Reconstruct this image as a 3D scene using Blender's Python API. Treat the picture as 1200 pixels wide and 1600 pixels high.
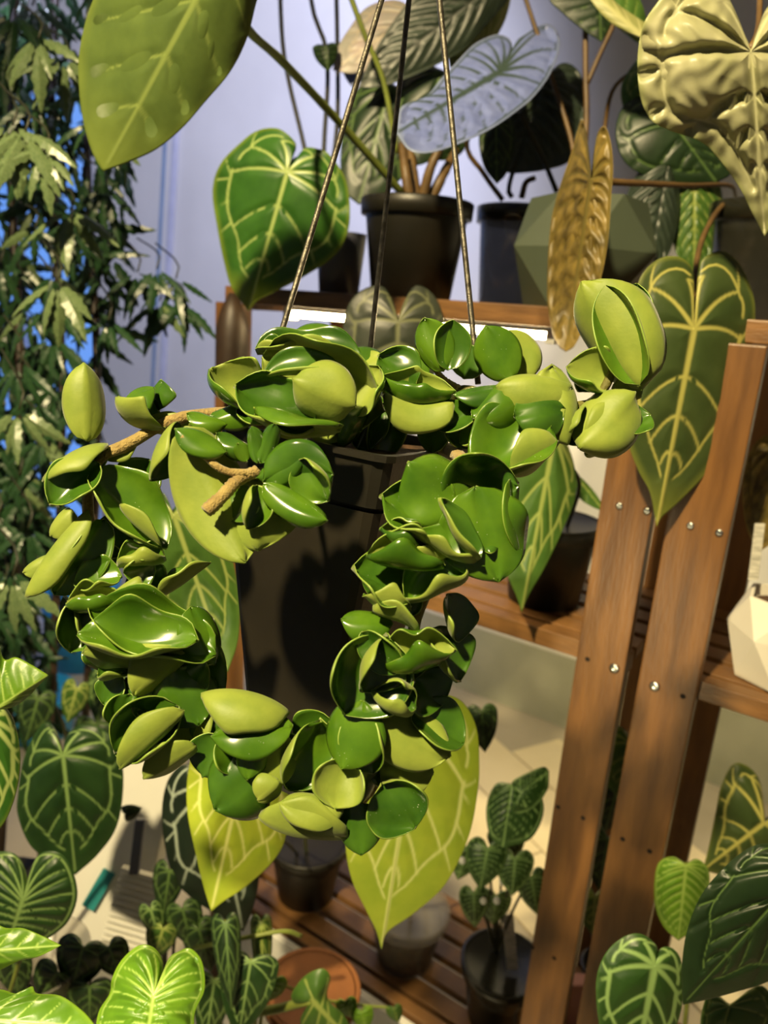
import bpy, bmesh, math, random
import numpy as np
from mathutils import Vector, Matrix

# ------------------------------------------------------------------ clear
for o in list(bpy.data.objects): bpy.data.objects.remove(o)
scene = bpy.context.scene
COL = scene.collection
random.seed(7); rng = np.random.default_rng(7)

# ------------------------------------------------------------------ camera
FPX = 1155.0; CAMH = 1.40
PITCH = math.radians(15.5); ROLL = math.radians(4.2)
_R = np.array([1., 0, 0]); F = np.array([0, math.cos(PITCH), -math.sin(PITCH)]); _U = np.cross(_R, F)
R = _R*math.cos(ROLL)+_U*math.sin(ROLL); U = -_R*math.sin(ROLL)+_U*math.cos(ROLL)
C = np.array([0, 0, CAMH])
cam_data = bpy.data.cameras.new('camera'); cam = bpy.data.objects.new('camera', cam_data); COL.objects.link(cam)
cam_data.sensor_fit = 'VERTICAL'; cam_data.sensor_height = 36; cam_data.sensor_width = 27
cam_data.lens = FPX/1600*36; cam_data.clip_start = 0.02
m = Matrix([[R[0], U[0], -F[0], C[0]], [R[1], U[1], -F[1], C[1]], [R[2], U[2], -F[2], C[2]], [0, 0, 0, 1]])
cam.matrix_world = m
cam_data.dof.use_dof = True; cam_data.dof.focus_distance = 0.44; cam_data.dof.aperture_fstop = 7.0
scene.camera = cam

# ------------------------------------------------------------------ world, lights, exposure
w = bpy.data.worlds.new('sky'); scene.world = w; w.use_nodes = True
w.node_tree.nodes['Background'].inputs[0].default_value = (0.13, 0.33, 0.90, 1)
w.node_tree.nodes['Background'].inputs[1].default_value = 1.0
vs = scene.view_settings
vs.view_transform = 'Standard'; vs.look = 'None'; vs.gamma = 1; vs.use_curve_mapping = False; vs.exposure = 0.22

def lamp(name, kind, loc, target, col, power, **kw):
    l = bpy.data.lights.new(name, kind); l.color = col; l.energy = power
    for k, v in kw.items(): setattr(l, k, v)
    o = bpy.data.objects.new(name, l); COL.objects.link(o); o.location = loc
    o.rotation_euler = (Vector(target)-Vector(loc)).to_track_quat('-Z', 'Y').to_euler()
    return o
lamp('warm_grow_lamp', 'SPOT', tuple(C-R*.62+U*1.25-F*.95), (0.10, 0.85, 0.98), (1.0, 0.80, 0.44), 390, spot_size=math.radians(58), spot_blend=0.6, shadow_soft_size=0.05)
lamp('violet_grow_lamp', 'SPOT', (-0.60, 1.15, 2.75), (-0.85, 2.95, 1.75), (0.68, 0.70, 1.0), 235, spot_size=math.radians(92), spot_blend=0.7, shadow_soft_size=0.15)
lamp('low_fill_lamp', 'SPOT', tuple(C-R*.32-U*.55+F*.02), tuple(C+(F-R*.03-U*.42)*.74), (1.0, 0.86, 0.5), 26, spot_size=math.radians(42), spot_blend=0.7, shadow_soft_size=0.04)  # unseen fill added to brighten the lime leaves from low in front
TH0 = math.radians(57)
_p = C+(F+R*(305/FPX)-U*(300/FPX))*.95; _d = np.array([-math.sin(TH0), math.cos(TH0), 0]); _n = np.array([-math.cos(TH0), -math.sin(TH0), 0])
lamp('wall_wash_fill', 'SPOT', (_p[0]-_n[0]*.42, _p[1]-_n[1]*.42, 1.36), (_p[0]+_d[0]*.12-_n[0]*1.5, _p[1]+_d[1]*.12-_n[1]*1.5, .62), (1.0, 0.82, 0.48), 50, spot_size=math.radians(110), spot_blend=0.7, shadow_soft_size=0.05)  # added unseen fill, brightens the wall and floor behind the stands

# ------------------------------------------------------------------ pixel helpers (photo frame 1200 x 1600)
def ray(x, y): return F+R*((x-600)/FPX)+U*((800-y)/FPX)
def at(x, y, d): return C+ray(x, y)*d
def onz(x, y, z):
    r = ray(x, y); t = (z-CAMH)/r[2]; return C+r*t
TH = math.radians(57)
D = np.array([-math.sin(TH), math.cos(TH), 0.]); N = np.array([-math.cos(TH), -math.sin(TH), 0.]); Z = np.array([0, 0, 1.])
P0 = at(905, 1100, .95); P0[2] = 0            # foot of the shelf front line
def SN(s, n, z): return P0+D*s+N*n+Z*z        # shelf space: along, towards camera, up
def onplane(x, y, n=0.):
    q0 = P0+N*n; r = ray(x, y); t = ((q0-C)@N)/(r@N); q = C+r*t
    return q, t, (q-P0)@D, q[2]               # point, depth, s, z
WALLN = -1.50

# ------------------------------------------------------------------ materials
def S(h):
    h = h.lstrip('#'); v = [int(h[i:i+2], 16)/255 for i in (0, 2, 4)]
    return tuple([(c/12.92 if c <= .04045 else ((c+.055)/1.055)**2.4) for c in v])+(1,)
MATS = {}
def mat(name, c1, c2=None, scale=8, rough=.5, bump=0, spec=.5, metal=0, trans=0, sheen=0, stretch=None, bscale=None, coat=0, speck=0):
    if name in MATS: return MATS[name]
    M = bpy.data.materials.new(name); M.use_nodes = True; nt = M.node_tree; n = nt.nodes; l = nt.links
    b = n['Principled BSDF']; out = n['Material Output']
    b.inputs['Roughness'].default_value = rough; b.inputs['Metallic'].default_value = metal
    b.inputs['Specular IOR Level'].default_value = spec
    if coat: b.inputs['Coat Weight'].default_value = coat; b.inputs['Coat Roughness'].default_value = .12
    if sheen: b.inputs['Sheen Weight'].default_value = sheen
    tc = n.new('ShaderNodeTexCoord'); src = tc.outputs['Object']
    if stretch:
        mp = n.new('ShaderNodeMapping'); mp.inputs['Scale'].default_value = stretch; l.new(src, mp.inputs[0]); src = mp.outputs[0]
    nz = n.new('ShaderNodeTexNoise'); nz.inputs['Scale'].default_value = scale; nz.inputs['Detail'].default_value = 5
    l.new(src, nz.inputs['Vector'])
    mx = n.new('ShaderNodeMix'); mx.data_type = 'RGBA'
    mx.inputs[6].default_value = c1; mx.inputs[7].default_value = c2 or c1
    rp = n.new('ShaderNodeMapRange'); rp.inputs[1].default_value = .33; rp.inputs[2].default_value = .67
    l.new(nz.outputs[0], rp.inputs[0]); l.new(rp.outputs[0], mx.inputs[0])
    colout = mx.outputs[2]
    if speck:
        vo = n.new('ShaderNodeTexVoronoi'); vo.inputs['Scale'].default_value = speck; l.new(src, vo.inputs['Vector'])
        cr = n.new('ShaderNodeMapRange'); cr.inputs[1].default_value = .10; cr.inputs[2].default_value = .06; l.new(vo.outputs['Distance'], cr.inputs[0])
        n2 = n.new('ShaderNodeTexNoise'); n2.inputs['Scale'].default_value = 60; l.new(src, n2.inputs['Vector'])
        c2_ = n.new('ShaderNodeMapRange'); c2_.inputs[1].default_value = .58; c2_.inputs[2].default_value = .66; l.new(n2.outputs[0], c2_.inputs[0])
        mu = n.new('ShaderNodeMath'); mu.operation = 'MULTIPLY'; l.new(cr.outputs[0], mu.inputs[0]); l.new(c2_.outputs[0], mu.inputs[1])
        m4 = n.new('ShaderNodeMix'); m4.data_type = 'RGBA'; m4.inputs[7].default_value = S('#d8dcc0'); l.new(mu.outputs[0], m4.inputs[0]); l.new(colout, m4.inputs[6]); colout = m4.outputs[2]
    l.new(colout, b.inputs['Base Color'])
    if bump:
        nb = n.new('ShaderNodeTexNoise'); nb.inputs['Scale'].default_value = bscale or scale*6; nb.inputs['Detail'].default_value = 4
        l.new(src, nb.inputs['Vector'])
        bp = n.new('ShaderNodeBump'); bp.inputs['Strength'].default_value = bump; bp.inputs['Distance'].default_value = .002
        l.new(nb.outputs[0], bp.inputs['Height']); l.new(bp.outputs[0], b.inputs['Normal'])
    if trans:
        t = n.new('ShaderNodeBsdfTranslucent'); ms = n.new('ShaderNodeMixShader'); ms.inputs[0].default_value = trans
        l.new(mx.outputs[2], t.inputs[0]); l.new(b.outputs[0], ms.inputs[1]); l.new(t.outputs[0], ms.inputs[2]); l.new(ms.outputs[0], out.inputs[0])
    MATS[name] = M; return M

def veinmat(name, blade, blade2, vein, edge=None, rough=.4, trans=.12, spec=.5, scale=30):
    """blade pigment mottled between two greens, vein pigment from the vein attribute, margin/tip pigment from the tint attribute"""
    if name in MATS: return MATS[name]
    M = bpy.data.materials.new(name); M.use_nodes = True; nt = M.node_tree; n = nt.nodes; l = nt.links
    b = n['Principled BSDF']; out = n['Material Output']
    b.inputs['Roughness'].default_value = rough; b.inputs['Specular IOR Level'].default_value = spec
    tc = n.new('ShaderNodeTexCoord')
    nz = n.new('ShaderNodeTexNoise'); nz.inputs['Scale'].default_value = scale; nz.inputs['Detail'].default_value = 4
    l.new(tc.outputs['Object'], nz.inputs['Vector'])
    rp = n.new('ShaderNodeMapRange'); rp.inputs[1].default_value = .35; rp.inputs[2].default_value = .65
    l.new(nz.outputs[0], rp.inputs[0])
    m1 = n.new('ShaderNodeMix'); m1.data_type = 'RGBA'; m1.inputs[6].default_value = blade; m1.inputs[7].default_value = blade2
    l.new(rp.outputs[0], m1.inputs[0]); col = m1.outputs[2]
    if edge:
        a = n.new('ShaderNodeAttribute'); a.attribute_name = 'tint'
        m2 = n.new('ShaderNodeMix'); m2.data_type = 'RGBA'; m2.inputs[7].default_value = edge
        l.new(a.outputs['Fac'], m2.inputs[0]); l.new(col, m2.inputs[6]); col = m2.outputs[2]
    a = n.new('ShaderNodeAttribute'); a.attribute_name = 'vein'
    m3 = n.new('ShaderNodeMix'); m3.data_type = 'RGBA'; m3.inputs[7].default_value = vein
    l.new(a.outputs['Fac'], m3.inputs[0]); l.new(col, m3.inputs[6]); col = m3.outputs[2]
    l.new(col, b.inputs['Base Color'])
    nb = n.new('ShaderNodeTexNoise'); nb.inputs['Scale'].default_value = 220; l.new(tc.outputs['Object'], nb.inputs['Vector'])
    bp = n.new('ShaderNodeBump'); bp.inputs['Strength'].default_value = .15; bp.inputs['Distance'].default_value = .001
    l.new(nb.outputs[0], bp.inputs['Height']); l.new(bp.outputs[0], b.inputs['Normal'])
    t = n.new('ShaderNodeBsdfTranslucent'); ms = n.new('ShaderNodeMixShader'); ms.inputs[0].default_value = trans
    l.new(col, t.inputs[0]); l.new(b.outputs[0], ms.inputs[1]); l.new(t.outputs[0], ms.inputs[2]); l.new(ms.outputs[0], out.inputs[0])
    MATS[name] = M; return M

def clearmat(name, tint, alpha):
    M = bpy.data.materials.new(name); M.use_nodes = True; nt = M.node_tree; n = nt.nodes; l = nt.links
    b = n['Principled BSDF']; b.inputs['Base Color'].default_value = tint; b.inputs['Roughness'].default_value = .18
    tr = n.new('ShaderNodeBsdfTransparent'); ms = n.new('ShaderNodeMixShader'); ms.inputs[0].default_value = alpha
    l.new(tr.outputs[0], ms.inputs[1]); l.new(b.outputs[0], ms.inputs[2]); l.new(ms.outputs[0], n['Material Output'].inputs[0])
    MATS[name] = M; return M
def emit(name, col, st):
    M = bpy.data.materials.new(name); M.use_nodes = True; n = M.node_tree.nodes
    b = n['Principled BSDF']; b.inputs['Emission Color'].default_value = col; b.inputs['Emission Strength'].default_value = st
    MATS[name] = M; return M

paint = mat('wall_paint', S('#d9d8d2'), S('#cfcec8'), 3, .7)
tilem = mat('cream_tile', S('#e6d8b4'), S('#dccda6'), 4, .3)
grout = mat('grout', S('#8d8674'), S('#7a7363'), 20, .8)
floorm = mat('floor_tile', S('#b8ae98'), S('#a79d88'), 4, .4)
wood = mat('brown_wood', S('#7a542c'), S('#5a3c20'), 9, .42, .25, stretch=(6, 6, .8), bscale=60)
woodh = mat('brown_wood_horizontal', S('#835d34'), S('#634526'), 9, .45, .25, stretch=(1.5, 1.5, 9), bscale=60)
darkwood = mat('dark_wood', S('#3a2a1c'), S('#221810'), 12, .5, .2)
steel = mat('steel', S('#c9c9c4'), S('#a9a9a4'), 30, .25, metal=1)
hole = mat('screw_hole', S('#1a0f08'), None, 5, .9)
wirem = mat('hanger_wire', S('#6b675c'), S('#3a362e'), 160, .34, .3, metal=.6)
blackcord = mat('black_cord', S('#1c1c18'), None, 20, .5)
blackpot = mat('black_plastic', S('#211f17'), S('#181610'), 14, .42, .1, bscale=400)
hoyapot = mat('dusty_black_plastic', S('#262219'), S('#1c1912'), 22, .45, .05, bscale=300)
greypot = mat('grey_green_ceramic', S('#4c5645'), S('#434c3d'), 6, .5)
whitepot = mat('white_ceramic', S('#e6e2d4'), S('#dcd7c8'), 6, .45)
bluegrey = mat('blue_grey_plastic', S('#6d6f7c'), S('#5d5f6c'), 6, .4)
terra = mat('terracotta', S('#8a5527'), S('#70431c'), 10, .75, .2)
soilm = mat('soil', S('#5a4028'), S('#2c1d10'), 90, .95, .9, bscale=160)
whiteplas = mat('white_plastic', S('#e4e3da'), S('#d8d7ce'), 5, .4)
teal = mat('teal_print', S('#2f8f92'), S('#2a8386'), 8, .5)
cyan = mat('cyan_plastic', S('#2aa5e0'), S('#2293cc'), 8, .4)
tagm = mat('plant_tag_plastic', S('#cfccbe'), S('#9a988c'), 60, .5, stretch=(1, 1, 6))
hoya_top = mat('hoya_leaf_upper', S('#55791a'), S('#395f12'), 45, .24, 0, .6, trans=.10, bscale=90, coat=.25, speck=420)
hoya_dark = mat('hoya_dark_leaf_upper', S('#44691a'), S('#2c4f12'), 45, .24, 0, .6, trans=.08, bscale=90, coat=.25, speck=420)  # darker tone for chosen leaves and a random share of the rest
hoya_bot = mat('hoya_leaf_underside', S('#8c9c3e'), S('#788c35'), 60, .5, .06, .35, trans=.12, sheen=.15, bscale=500)
hoya_rim = mat('hoya_leaf_margin', S('#8ba546'), S('#78923a'), 60, .4)
hoya_stem = mat('hoya_fuzzy_stem', S('#a38f52'), S('#7f6a38'), 120, .8, .8, sheen=.3, bscale=600)
hoya_young = mat('hoya_young_stem', S('#6d6a2c'), S('#54521f'), 90, .7, .5, bscale=500)
petm = mat('green_petiole', S('#7d8a3a'), S('#66702c'), 30, .5)
petb = mat('brown_petiole', S('#6b5330'), S('#523e24'), 30, .5)
petd = mat('dark_petiole', S('#33351f'), S('#26281a'), 30, .5)
clear_cup = clearmat('clear_plastic', S('#9a958a'), .38)
smoke_cup = clearmat('smoky_plastic', S('#26261d'), .82)
pane_m = clearmat('window_glass', S('#c8d8e8'), .10)
led_m = emit('led_glow', S('#ffe3a8'), 60.0)

V = {}
V['bigdull'] = veinmat('dull_green_leaf', S('#5b6f30'), S('#4d6128'), S('#82934a'), S('#8d9a3c'), .5, .12)
V['crystal'] = veinmat('white_veined_leaf', S('#3c6a22'), S('#2f5a1a'), S('#a9bd6e'), S('#9aa63a'), .38, .18)
V['crystal_dark'] = veinmat('dark_veined_leaf', S('#26421c'), S('#1b3414'), S('#7d9a58'), S('#3a5a24'), .42, .12)
V['dim'] = veinmat('olive_veined_leaf', S('#45552a'), S('#394a22'), S('#b9b560'), S('#9aa040'), .45, .15)
V['silver'] = veinmat('silver_leaf_violet_light', S('#7b88c2'), S('#6a77b2'), S('#3a4a44'), S('#8f9a78'), .38, .05, scale=45)  # blue of the violet lamp's light put into the silver pigment
V['quiltdark'] = veinmat('dark_quilted_leaf', S('#3a463a'), S('#2c372c'), S('#222c20'), None, .4, .08)
V['gold'] = veinmat('pale_quilted_leaf', S('#b4b38c'), S('#a4a57a'), S('#c6c69c'), S('#93a04e'), .38, .18)
V['brown'] = veinmat('bronze_leaf', S('#8f7a3c'), S('#5a4d22'), S('#6a5f2c'), S('#b39a58'), .45, .15, scale=60)
V['lime'] = veinmat('lime_leaf', S('#aebc38'), S('#9cb030'), S('#dfe28a'), S('#b4b23c'), .42, .30)
V['bright'] = veinmat('bright_green_leaf', S('#668f22'), S('#507a1b'), S('#9dba58'), S('#a6c63a'), .35, .25)
V['mid'] = veinmat('mid_green_leaf', S('#4d6f2b'), S('#3e5f22'), S('#9aa858'), S('#6f8a38'), .4, .2)
V['papill'] = veinmat('broad_pale_veined_leaf', S('#2f4f1e'), S('#264318'), S('#8fb068'), S('#5f8440'), .42, .18)
V['night'] = veinmat('deep_green_leaf', S('#22361c'), S('#192b14'), S('#56703a'), S('#2a3f20'), .42, .1)
V['blackvein'] = veinmat('white_veined_night_leaf', S('#1d2a1e'), S('#141f15'), S('#a9b6a4'), None, .4, .05)
V['dusk'] = veinmat('shade_toned_round_leaf', S('#363c30'), S('#2c3228'), S('#6c7050'), None, .45, .1)  # darkened pigment stands in for the shade on the round leaf
V['pinklit'] = veinmat('pale_leaf_pink_light', S('#c9b7b4'), S('#b9b6ac'), S('#d8c9b0'), None, .4, .2)  # pink light falling on the leaf is put into its colour
V['yellowish'] = veinmat('pale_yellow_leaf', S('#a9aa6a'), S('#98a05c'), S('#c9c88a'), None, .45, .3)

# ------------------------------------------------------------------ object helpers
def thing(name, label, cat, loc=(0, 0, 0), group=None):
    o = bpy.data.objects.new(name, None); COL.objects.link(o); o.location = tuple(loc); o.empty_display_size = .02
    o['label'] = label; o['category'] = cat
    if group: o['group'] = group
    return o
def tag(o, label, cat, group=None):
    o['label'] = label; o['category'] = cat
    if group: o['group'] = group
    return o
def origin_of(p):
    t = Vector((0, 0, 0))
    while p is not None: t = t+p.location; p = p.parent
    return t
def adopt(o, parent):
    if parent is not None:
        o.parent = parent
        root = parent
        while root.parent is not None: root = root.parent
        # geometry is written in world space; every parent chain carries one translation (the root's)
        if parent is root: o.matrix_parent_inverse = Matrix.Translation(-root.location)
    return o
def mk(name, verts, faces, mats, parent=None, smooth=True, mi=None, attrs=None):
    me = bpy.data.meshes.new(name)
    me.from_pydata([tuple(map(float, v)) for v in verts], [], [tuple(map(int, f)) for f in faces])
    if not isinstance(mats, (list, tuple)): mats = [mats]
    for M in mats: me.materials.append(M)
    if mi is not None: me.polygons.foreach_set('material_index', np.asarray(mi, dtype=np.int32))
    if smooth: me.polygons.foreach_set('use_smooth', np.ones(len(me.polygons), dtype=bool))
    if attrs:
        for k, v in attrs.items():
            a = me.attributes.new(k, 'FLOAT', 'POINT'); a.data.foreach_set('value', np.asarray(v, dtype=np.float32))
    me.update()
    o = bpy.data.objects.new(name, me); COL.objects.link(o)
    return adopt(o, parent)
def norm(v): return v/ (np.linalg.norm(v)+1e-12)
def boxdata(c, ax, ay, az):
    c, ax, ay, az = map(np.asarray, (c, ax, ay, az)); v = []
    for k in (-1, 1):
        for j in (-1, 1):
            for i in (-1, 1): v.append(c+ax*i+ay*j+az*k)
    f = [(0, 2, 3, 1), (4, 5, 7, 6), (0, 1, 5, 4), (2, 6, 7, 3), (0, 4, 6, 2), (1, 3, 7, 5)]
    return v, f
def bevel_box(name, c, ax, ay, az, M, parent=None, bev=.0015):
    """box with chamfered edges (half axes ax, ay, az)"""
    v, f = boxdata(c, ax, ay, az)
    bm = bmesh.new(); vs_ = [bm.verts.new(tuple(p)) for p in v]
    for q in f: bm.faces.new([vs_[i] for i in q])
    bmesh.ops.recalc_face_normals(bm, faces=bm.faces)
    if bev: bmesh.ops.bevel(bm, geom=list(bm.edges), offset=bev, segments=2, affect='EDGES', profile=.6)
    me = bpy.data.meshes.new(name); bm.to_mesh(me); bm.free(); me.materials.append(M)
    o = bpy.data.objects.new(name, me); COL.objects.link(o)
    return adopt(o, parent)
def sbox(name, s0, s1, n0, n1, z0, z1, M, parent=None, bev=.0015):
    return bevel_box(name, SN((s0+s1)/2, (n0+n1)/2, (z0+z1)/2), D*(s1-s0)/2, N*(n1-n0)/2, Z*(z1-z0)/2, M, parent, bev)
def catmull(pts, n, closed=False):
    P = np.asarray(pts, float); k = len(P)
    if k < 3:
        t = np.linspace(0, 1, n)[:, None]; return P[0]*(1-t)+P[-1]*t
    E = np.vstack([2*P[0]-P[1], P, 2*P[-1]-P[-2]]); out = []
    m_ = max(6, int(3*n/(k-1)))
    for i in range(k-1):
        p0, p1, p2, p3 = E[i:i+4]
        t = np.linspace(0, 1, m_, endpoint=False)[:, None]
        out.append(.5*((2*p1)+(-p0+p2)*t+(2*p0-5*p1+4*p2-p3)*t**2+(-p0+3*p1-3*p2+p3)*t**3))
    Q = np.vstack(out+[P[-1:]])
    d = np.r_[0, np.cumsum(np.linalg.norm(np.diff(Q, axis=0), axis=1))]
    t = np.linspace(0, d[-1], n)
    return np.stack([np.interp(t, d, Q[:, i]) for i in range(Q.shape[1])], 1)
def tube(name, pts, r, M, parent=None, n=18, seg=8, smoothpath=True, knob=0):
    P = catmull(pts, n) if smoothpath else np.asarray(pts, float)
    n = len(P); r = np.interp(np.linspace(0, 1, n), np.linspace(0, 1, len(np.atleast_1d(r))), np.atleast_1d(r))
    if knob: r = r*(1+knob*np.sin(np.arange(n)*2.1)*.5+knob*rng.uniform(-.5, .5, n))
    T = np.gradient(P, axis=0); T /= np.linalg.norm(T, axis=1)[:, None]+1e-12
    a = np.array([.3, .5, .8]); A = np.cross(T, a); A /= np.linalg.norm(A, axis=1)[:, None]; B = np.cross(T, A)
    v = []; f = []
    for i in range(n):
        for k in range(seg):
            q = 2*math.pi*k/seg; v.append(P[i]+(A[i]*math.cos(q)+B[i]*math.sin(q))*r[i])
    for i in range(n-1):
        for k in range(seg):
            k2 = (k+1) % seg; f.append((i*seg+k, i*seg+k2, (i+1)*seg+k2, (i+1)*seg+k))
    f.append(tuple(range(seg))[::-1]); f.append(tuple((n-1)*seg+k for k in range(seg)))
    return mk(name, v, f, M, parent)
def pxtube(name, pts, rpx, M, parent=None, **kw):
    """pts: (x, y, depth) in the photo; radius in photo pixels at the first point's depth"""
    r = np.atleast_1d(np.asarray(rpx, float))*pts[0][2]/FPX
    return tube(name, [at(*p) for p in pts], r, M, parent, **kw)
def lathe(name, base, prof, M, parent=None, seg=28, rot=0, smooth=True, tilt=None):
    """prof: (radius, height) list; closed at both ends when radius 0"""
    base = np.asarray(base, float); v = []; f = []
    T = np.eye(3) if tilt is None else tilt
    for r, h in prof:
        for k in range(seg):
            q = rot+2*math.pi*k/seg; v.append(base+T@np.array([r*math.cos(q), r*math.sin(q), h]))
    n = len(prof)
    for i in range(n-1):
        for k in range(seg):
            k2 = (k+1) % seg; f.append((i*seg+k, i*seg+k2, (i+1)*seg+k2, (i+1)*seg+k))
    f.append(tuple(range(seg))[::-1])
    f.append(tuple((n-1)*seg+k for k in range(seg)))
    o = mk(name, v, f, M, parent, smooth=smooth)
    if smooth:
        for e in o.data.edges: pass
    return o
def pot(parent, base, rb, rt, h, M, seg=32, rim=True, soil=True, wall=.0025, soil_drop=.012):
    lathe('pot', base, [(rb*.0+.001, 0), (rb, 0), (rb+(rt-rb)*.99, h*.985), (rt, h), (rt-wall, h), (rt-wall-.001, h-soil_drop*1.3), (.001, h-soil_drop*1.3)], M, parent, seg)
    if rim: lathe('rim', base, [(rt*.99, h*.84), (rt+.0045, h*.845), (rt+.006, h), (rt+.0035, h+.002), (rt-.001, h)], M, parent, seg)
    if soil: soil_disc(parent, base+Z*(h-soil_drop), rt-wall-.0005)
def soil_disc(parent, c, r, seg=28):
    v = [c+Z*.004]; f = []
    for j, q in enumerate((.35, .7, 1.)):
        for k in range(seg):
            a = 2*math.pi*k/seg; v.append(c+np.array([math.cos(a)*r*q, math.sin(a)*r*q, rng.uniform(-.001, .004)]))
    for k in range(seg):
        k2 = (k+1) % seg; f.append((0, 1+k, 1+k2))
        for j in range(2): f.append((1+j*seg+k, 1+(j+1)*seg+k, 1+(j+1)*seg+k2, 1+j*seg+k2))
    return mk('soil', v, f, soilm, parent)
def facet_pot(parent, base, rb, rm, rt, hm, h, M, seg=6, rot=0, soil=True, wall=.004):
    """low-poly planter: base ring, widest ring turned half a step, top ring"""
    base = np.asarray(base); v = []; f = []
    def ring(r, z, off): return [base+np.array([r*math.cos(rot+off+2*math.pi*k/seg), r*math.sin(rot+off+2*math.pi*k/seg), z]) for k in range(seg)]
    h2 = math.pi/seg
    v += ring(rb, 0, h2)+ring(rm, hm, 0)+ring(rt, h, h2)+ring(rt-wall, h, h2)+ring(rt-wall, h-.02, h2)
    for k in range(seg):
        k2 = (k+1) % seg; b, mm, t, ti, tb = 0, seg, 2*seg, 3*seg, 4*seg
        f += [(b+k, mm+k2, mm+k), (b+k, b+k2, mm+k2), (mm+k, mm+k2, t+k), (mm+k2, t+k2, t+k), (t+k, t+k2, ti+k2, ti+k), (ti+k, ti+k2, tb+k2, tb+k)]
    f.append(tuple(range(seg))[::-1]); f.append(tuple(4*seg+k for k in range(seg)))
    o = mk('pot', v, f, M, parent, smooth=False)
    if soil: soil_disc(parent, base+Z*(h-.016), rt*.88)
    return o

# ------------------------------------------------------------------ traced leaf blades
def vein_set(c, tip, OR, OL, style):
    """polylines (pts, w0, w1) in photo pixels"""
    out = []; L = np.linalg.norm(tip-c)
    M = lambda s: c+(tip-c)*s
    out.append((np.array([M(s) for s in np.linspace(0, .97, 14)]), 1.25, .5))
    for O in (OR, OL):
        n = len(O)
        def P(r, t): return c+r*(O[int(np.clip(round(t*(n-1)), 0, n-1))]-c)
        def Pi(r, t):
            x = np.clip(t, 0, 1)*(n-1); i = min(int(x), n-2); q = x-i; return c+r*((O[i]*(1-q)+O[i+1]*q)-c)
        if style == 'anth':
            for t, r1 in ((.13, .72), (.27, .80), (.42, .80)):
                out.append((np.array([Pi(r, t+.08*(r*r)) for r in np.linspace(0, r1, 10)]), 1.0, .55))
                out.append((np.array([Pi(r1+(r-r1)*1., t+.08*r1*r1-.35*(r-r1)) for r in np.linspace(r1, .96, 5)]), .5, .2))
            out.append((np.array([Pi(.80+.03*math.sin(9*t), t) for t in np.linspace(.16, .34, 8)]), .45, .5))
            out.append((np.array([Pi(.80+.02*math.sin(40*t), t) for t in np.linspace(.34, .40, 4)]), .5, .6))
            out.append((np.array([Pi(.80+.025*math.sin(22*t), t) for t in np.linspace(.46, .95, 22)]), .75, .35))
            for s, t in ((.24, .72), (.44, .84), (.64, .92)):
                a = M(s); b = Pi(.80, t); mid = (a+b)/2+(M(s)-M(s+.06))*1.2
                q = np.linspace(0, 1, 8)[:, None]
                out.append((a*(1-q)**2+2*mid*q*(1-q)+b*q*q, .65, .4))
            for t in (.5, .6, .7): out.append((np.array([Pi(r, t) for r in np.linspace(.8, .96, 4)]), .45, .15))
        elif style == 'feather':
            for t in (.08, .16, .25, .34): out.append((np.array([Pi(r, t+.07*r*r) for r in np.linspace(0, .92, 10)]), .8, .25))
            for s, t in ((.05, .44), (.14, .52), (.24, .60), (.35, .68), (.46, .755), (.58, .83), (.70, .89), (.82, .94)):
                a = M(s); b = Pi(.93, t); mid = (a+b)/2+(M(s+.08)-M(s))*(-.8)
                q = np.linspace(0, 1, 9)[:, None]
                out.append((a*(1-q)**2+2*mid*q*(1-q)+b*q*q, .7, .25))
            out.append((np.array([Pi(.93, t) for t in np.linspace(.05, .97, 30)]), .3, .3))
        elif style == 'simple':
            for s, t in ((.04, .30), (.18, .5), (.36, .65), (.56, .79), (.75, .9)):
                a = M(s); b = Pi(.9, t); mid = (a+b)/2
                q = np.linspace(0, 1, 7)[:, None]; out.append((a*(1-q)**2+2*mid*q*(1-q)+b*q*q, .5, .2))
    return out
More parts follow.
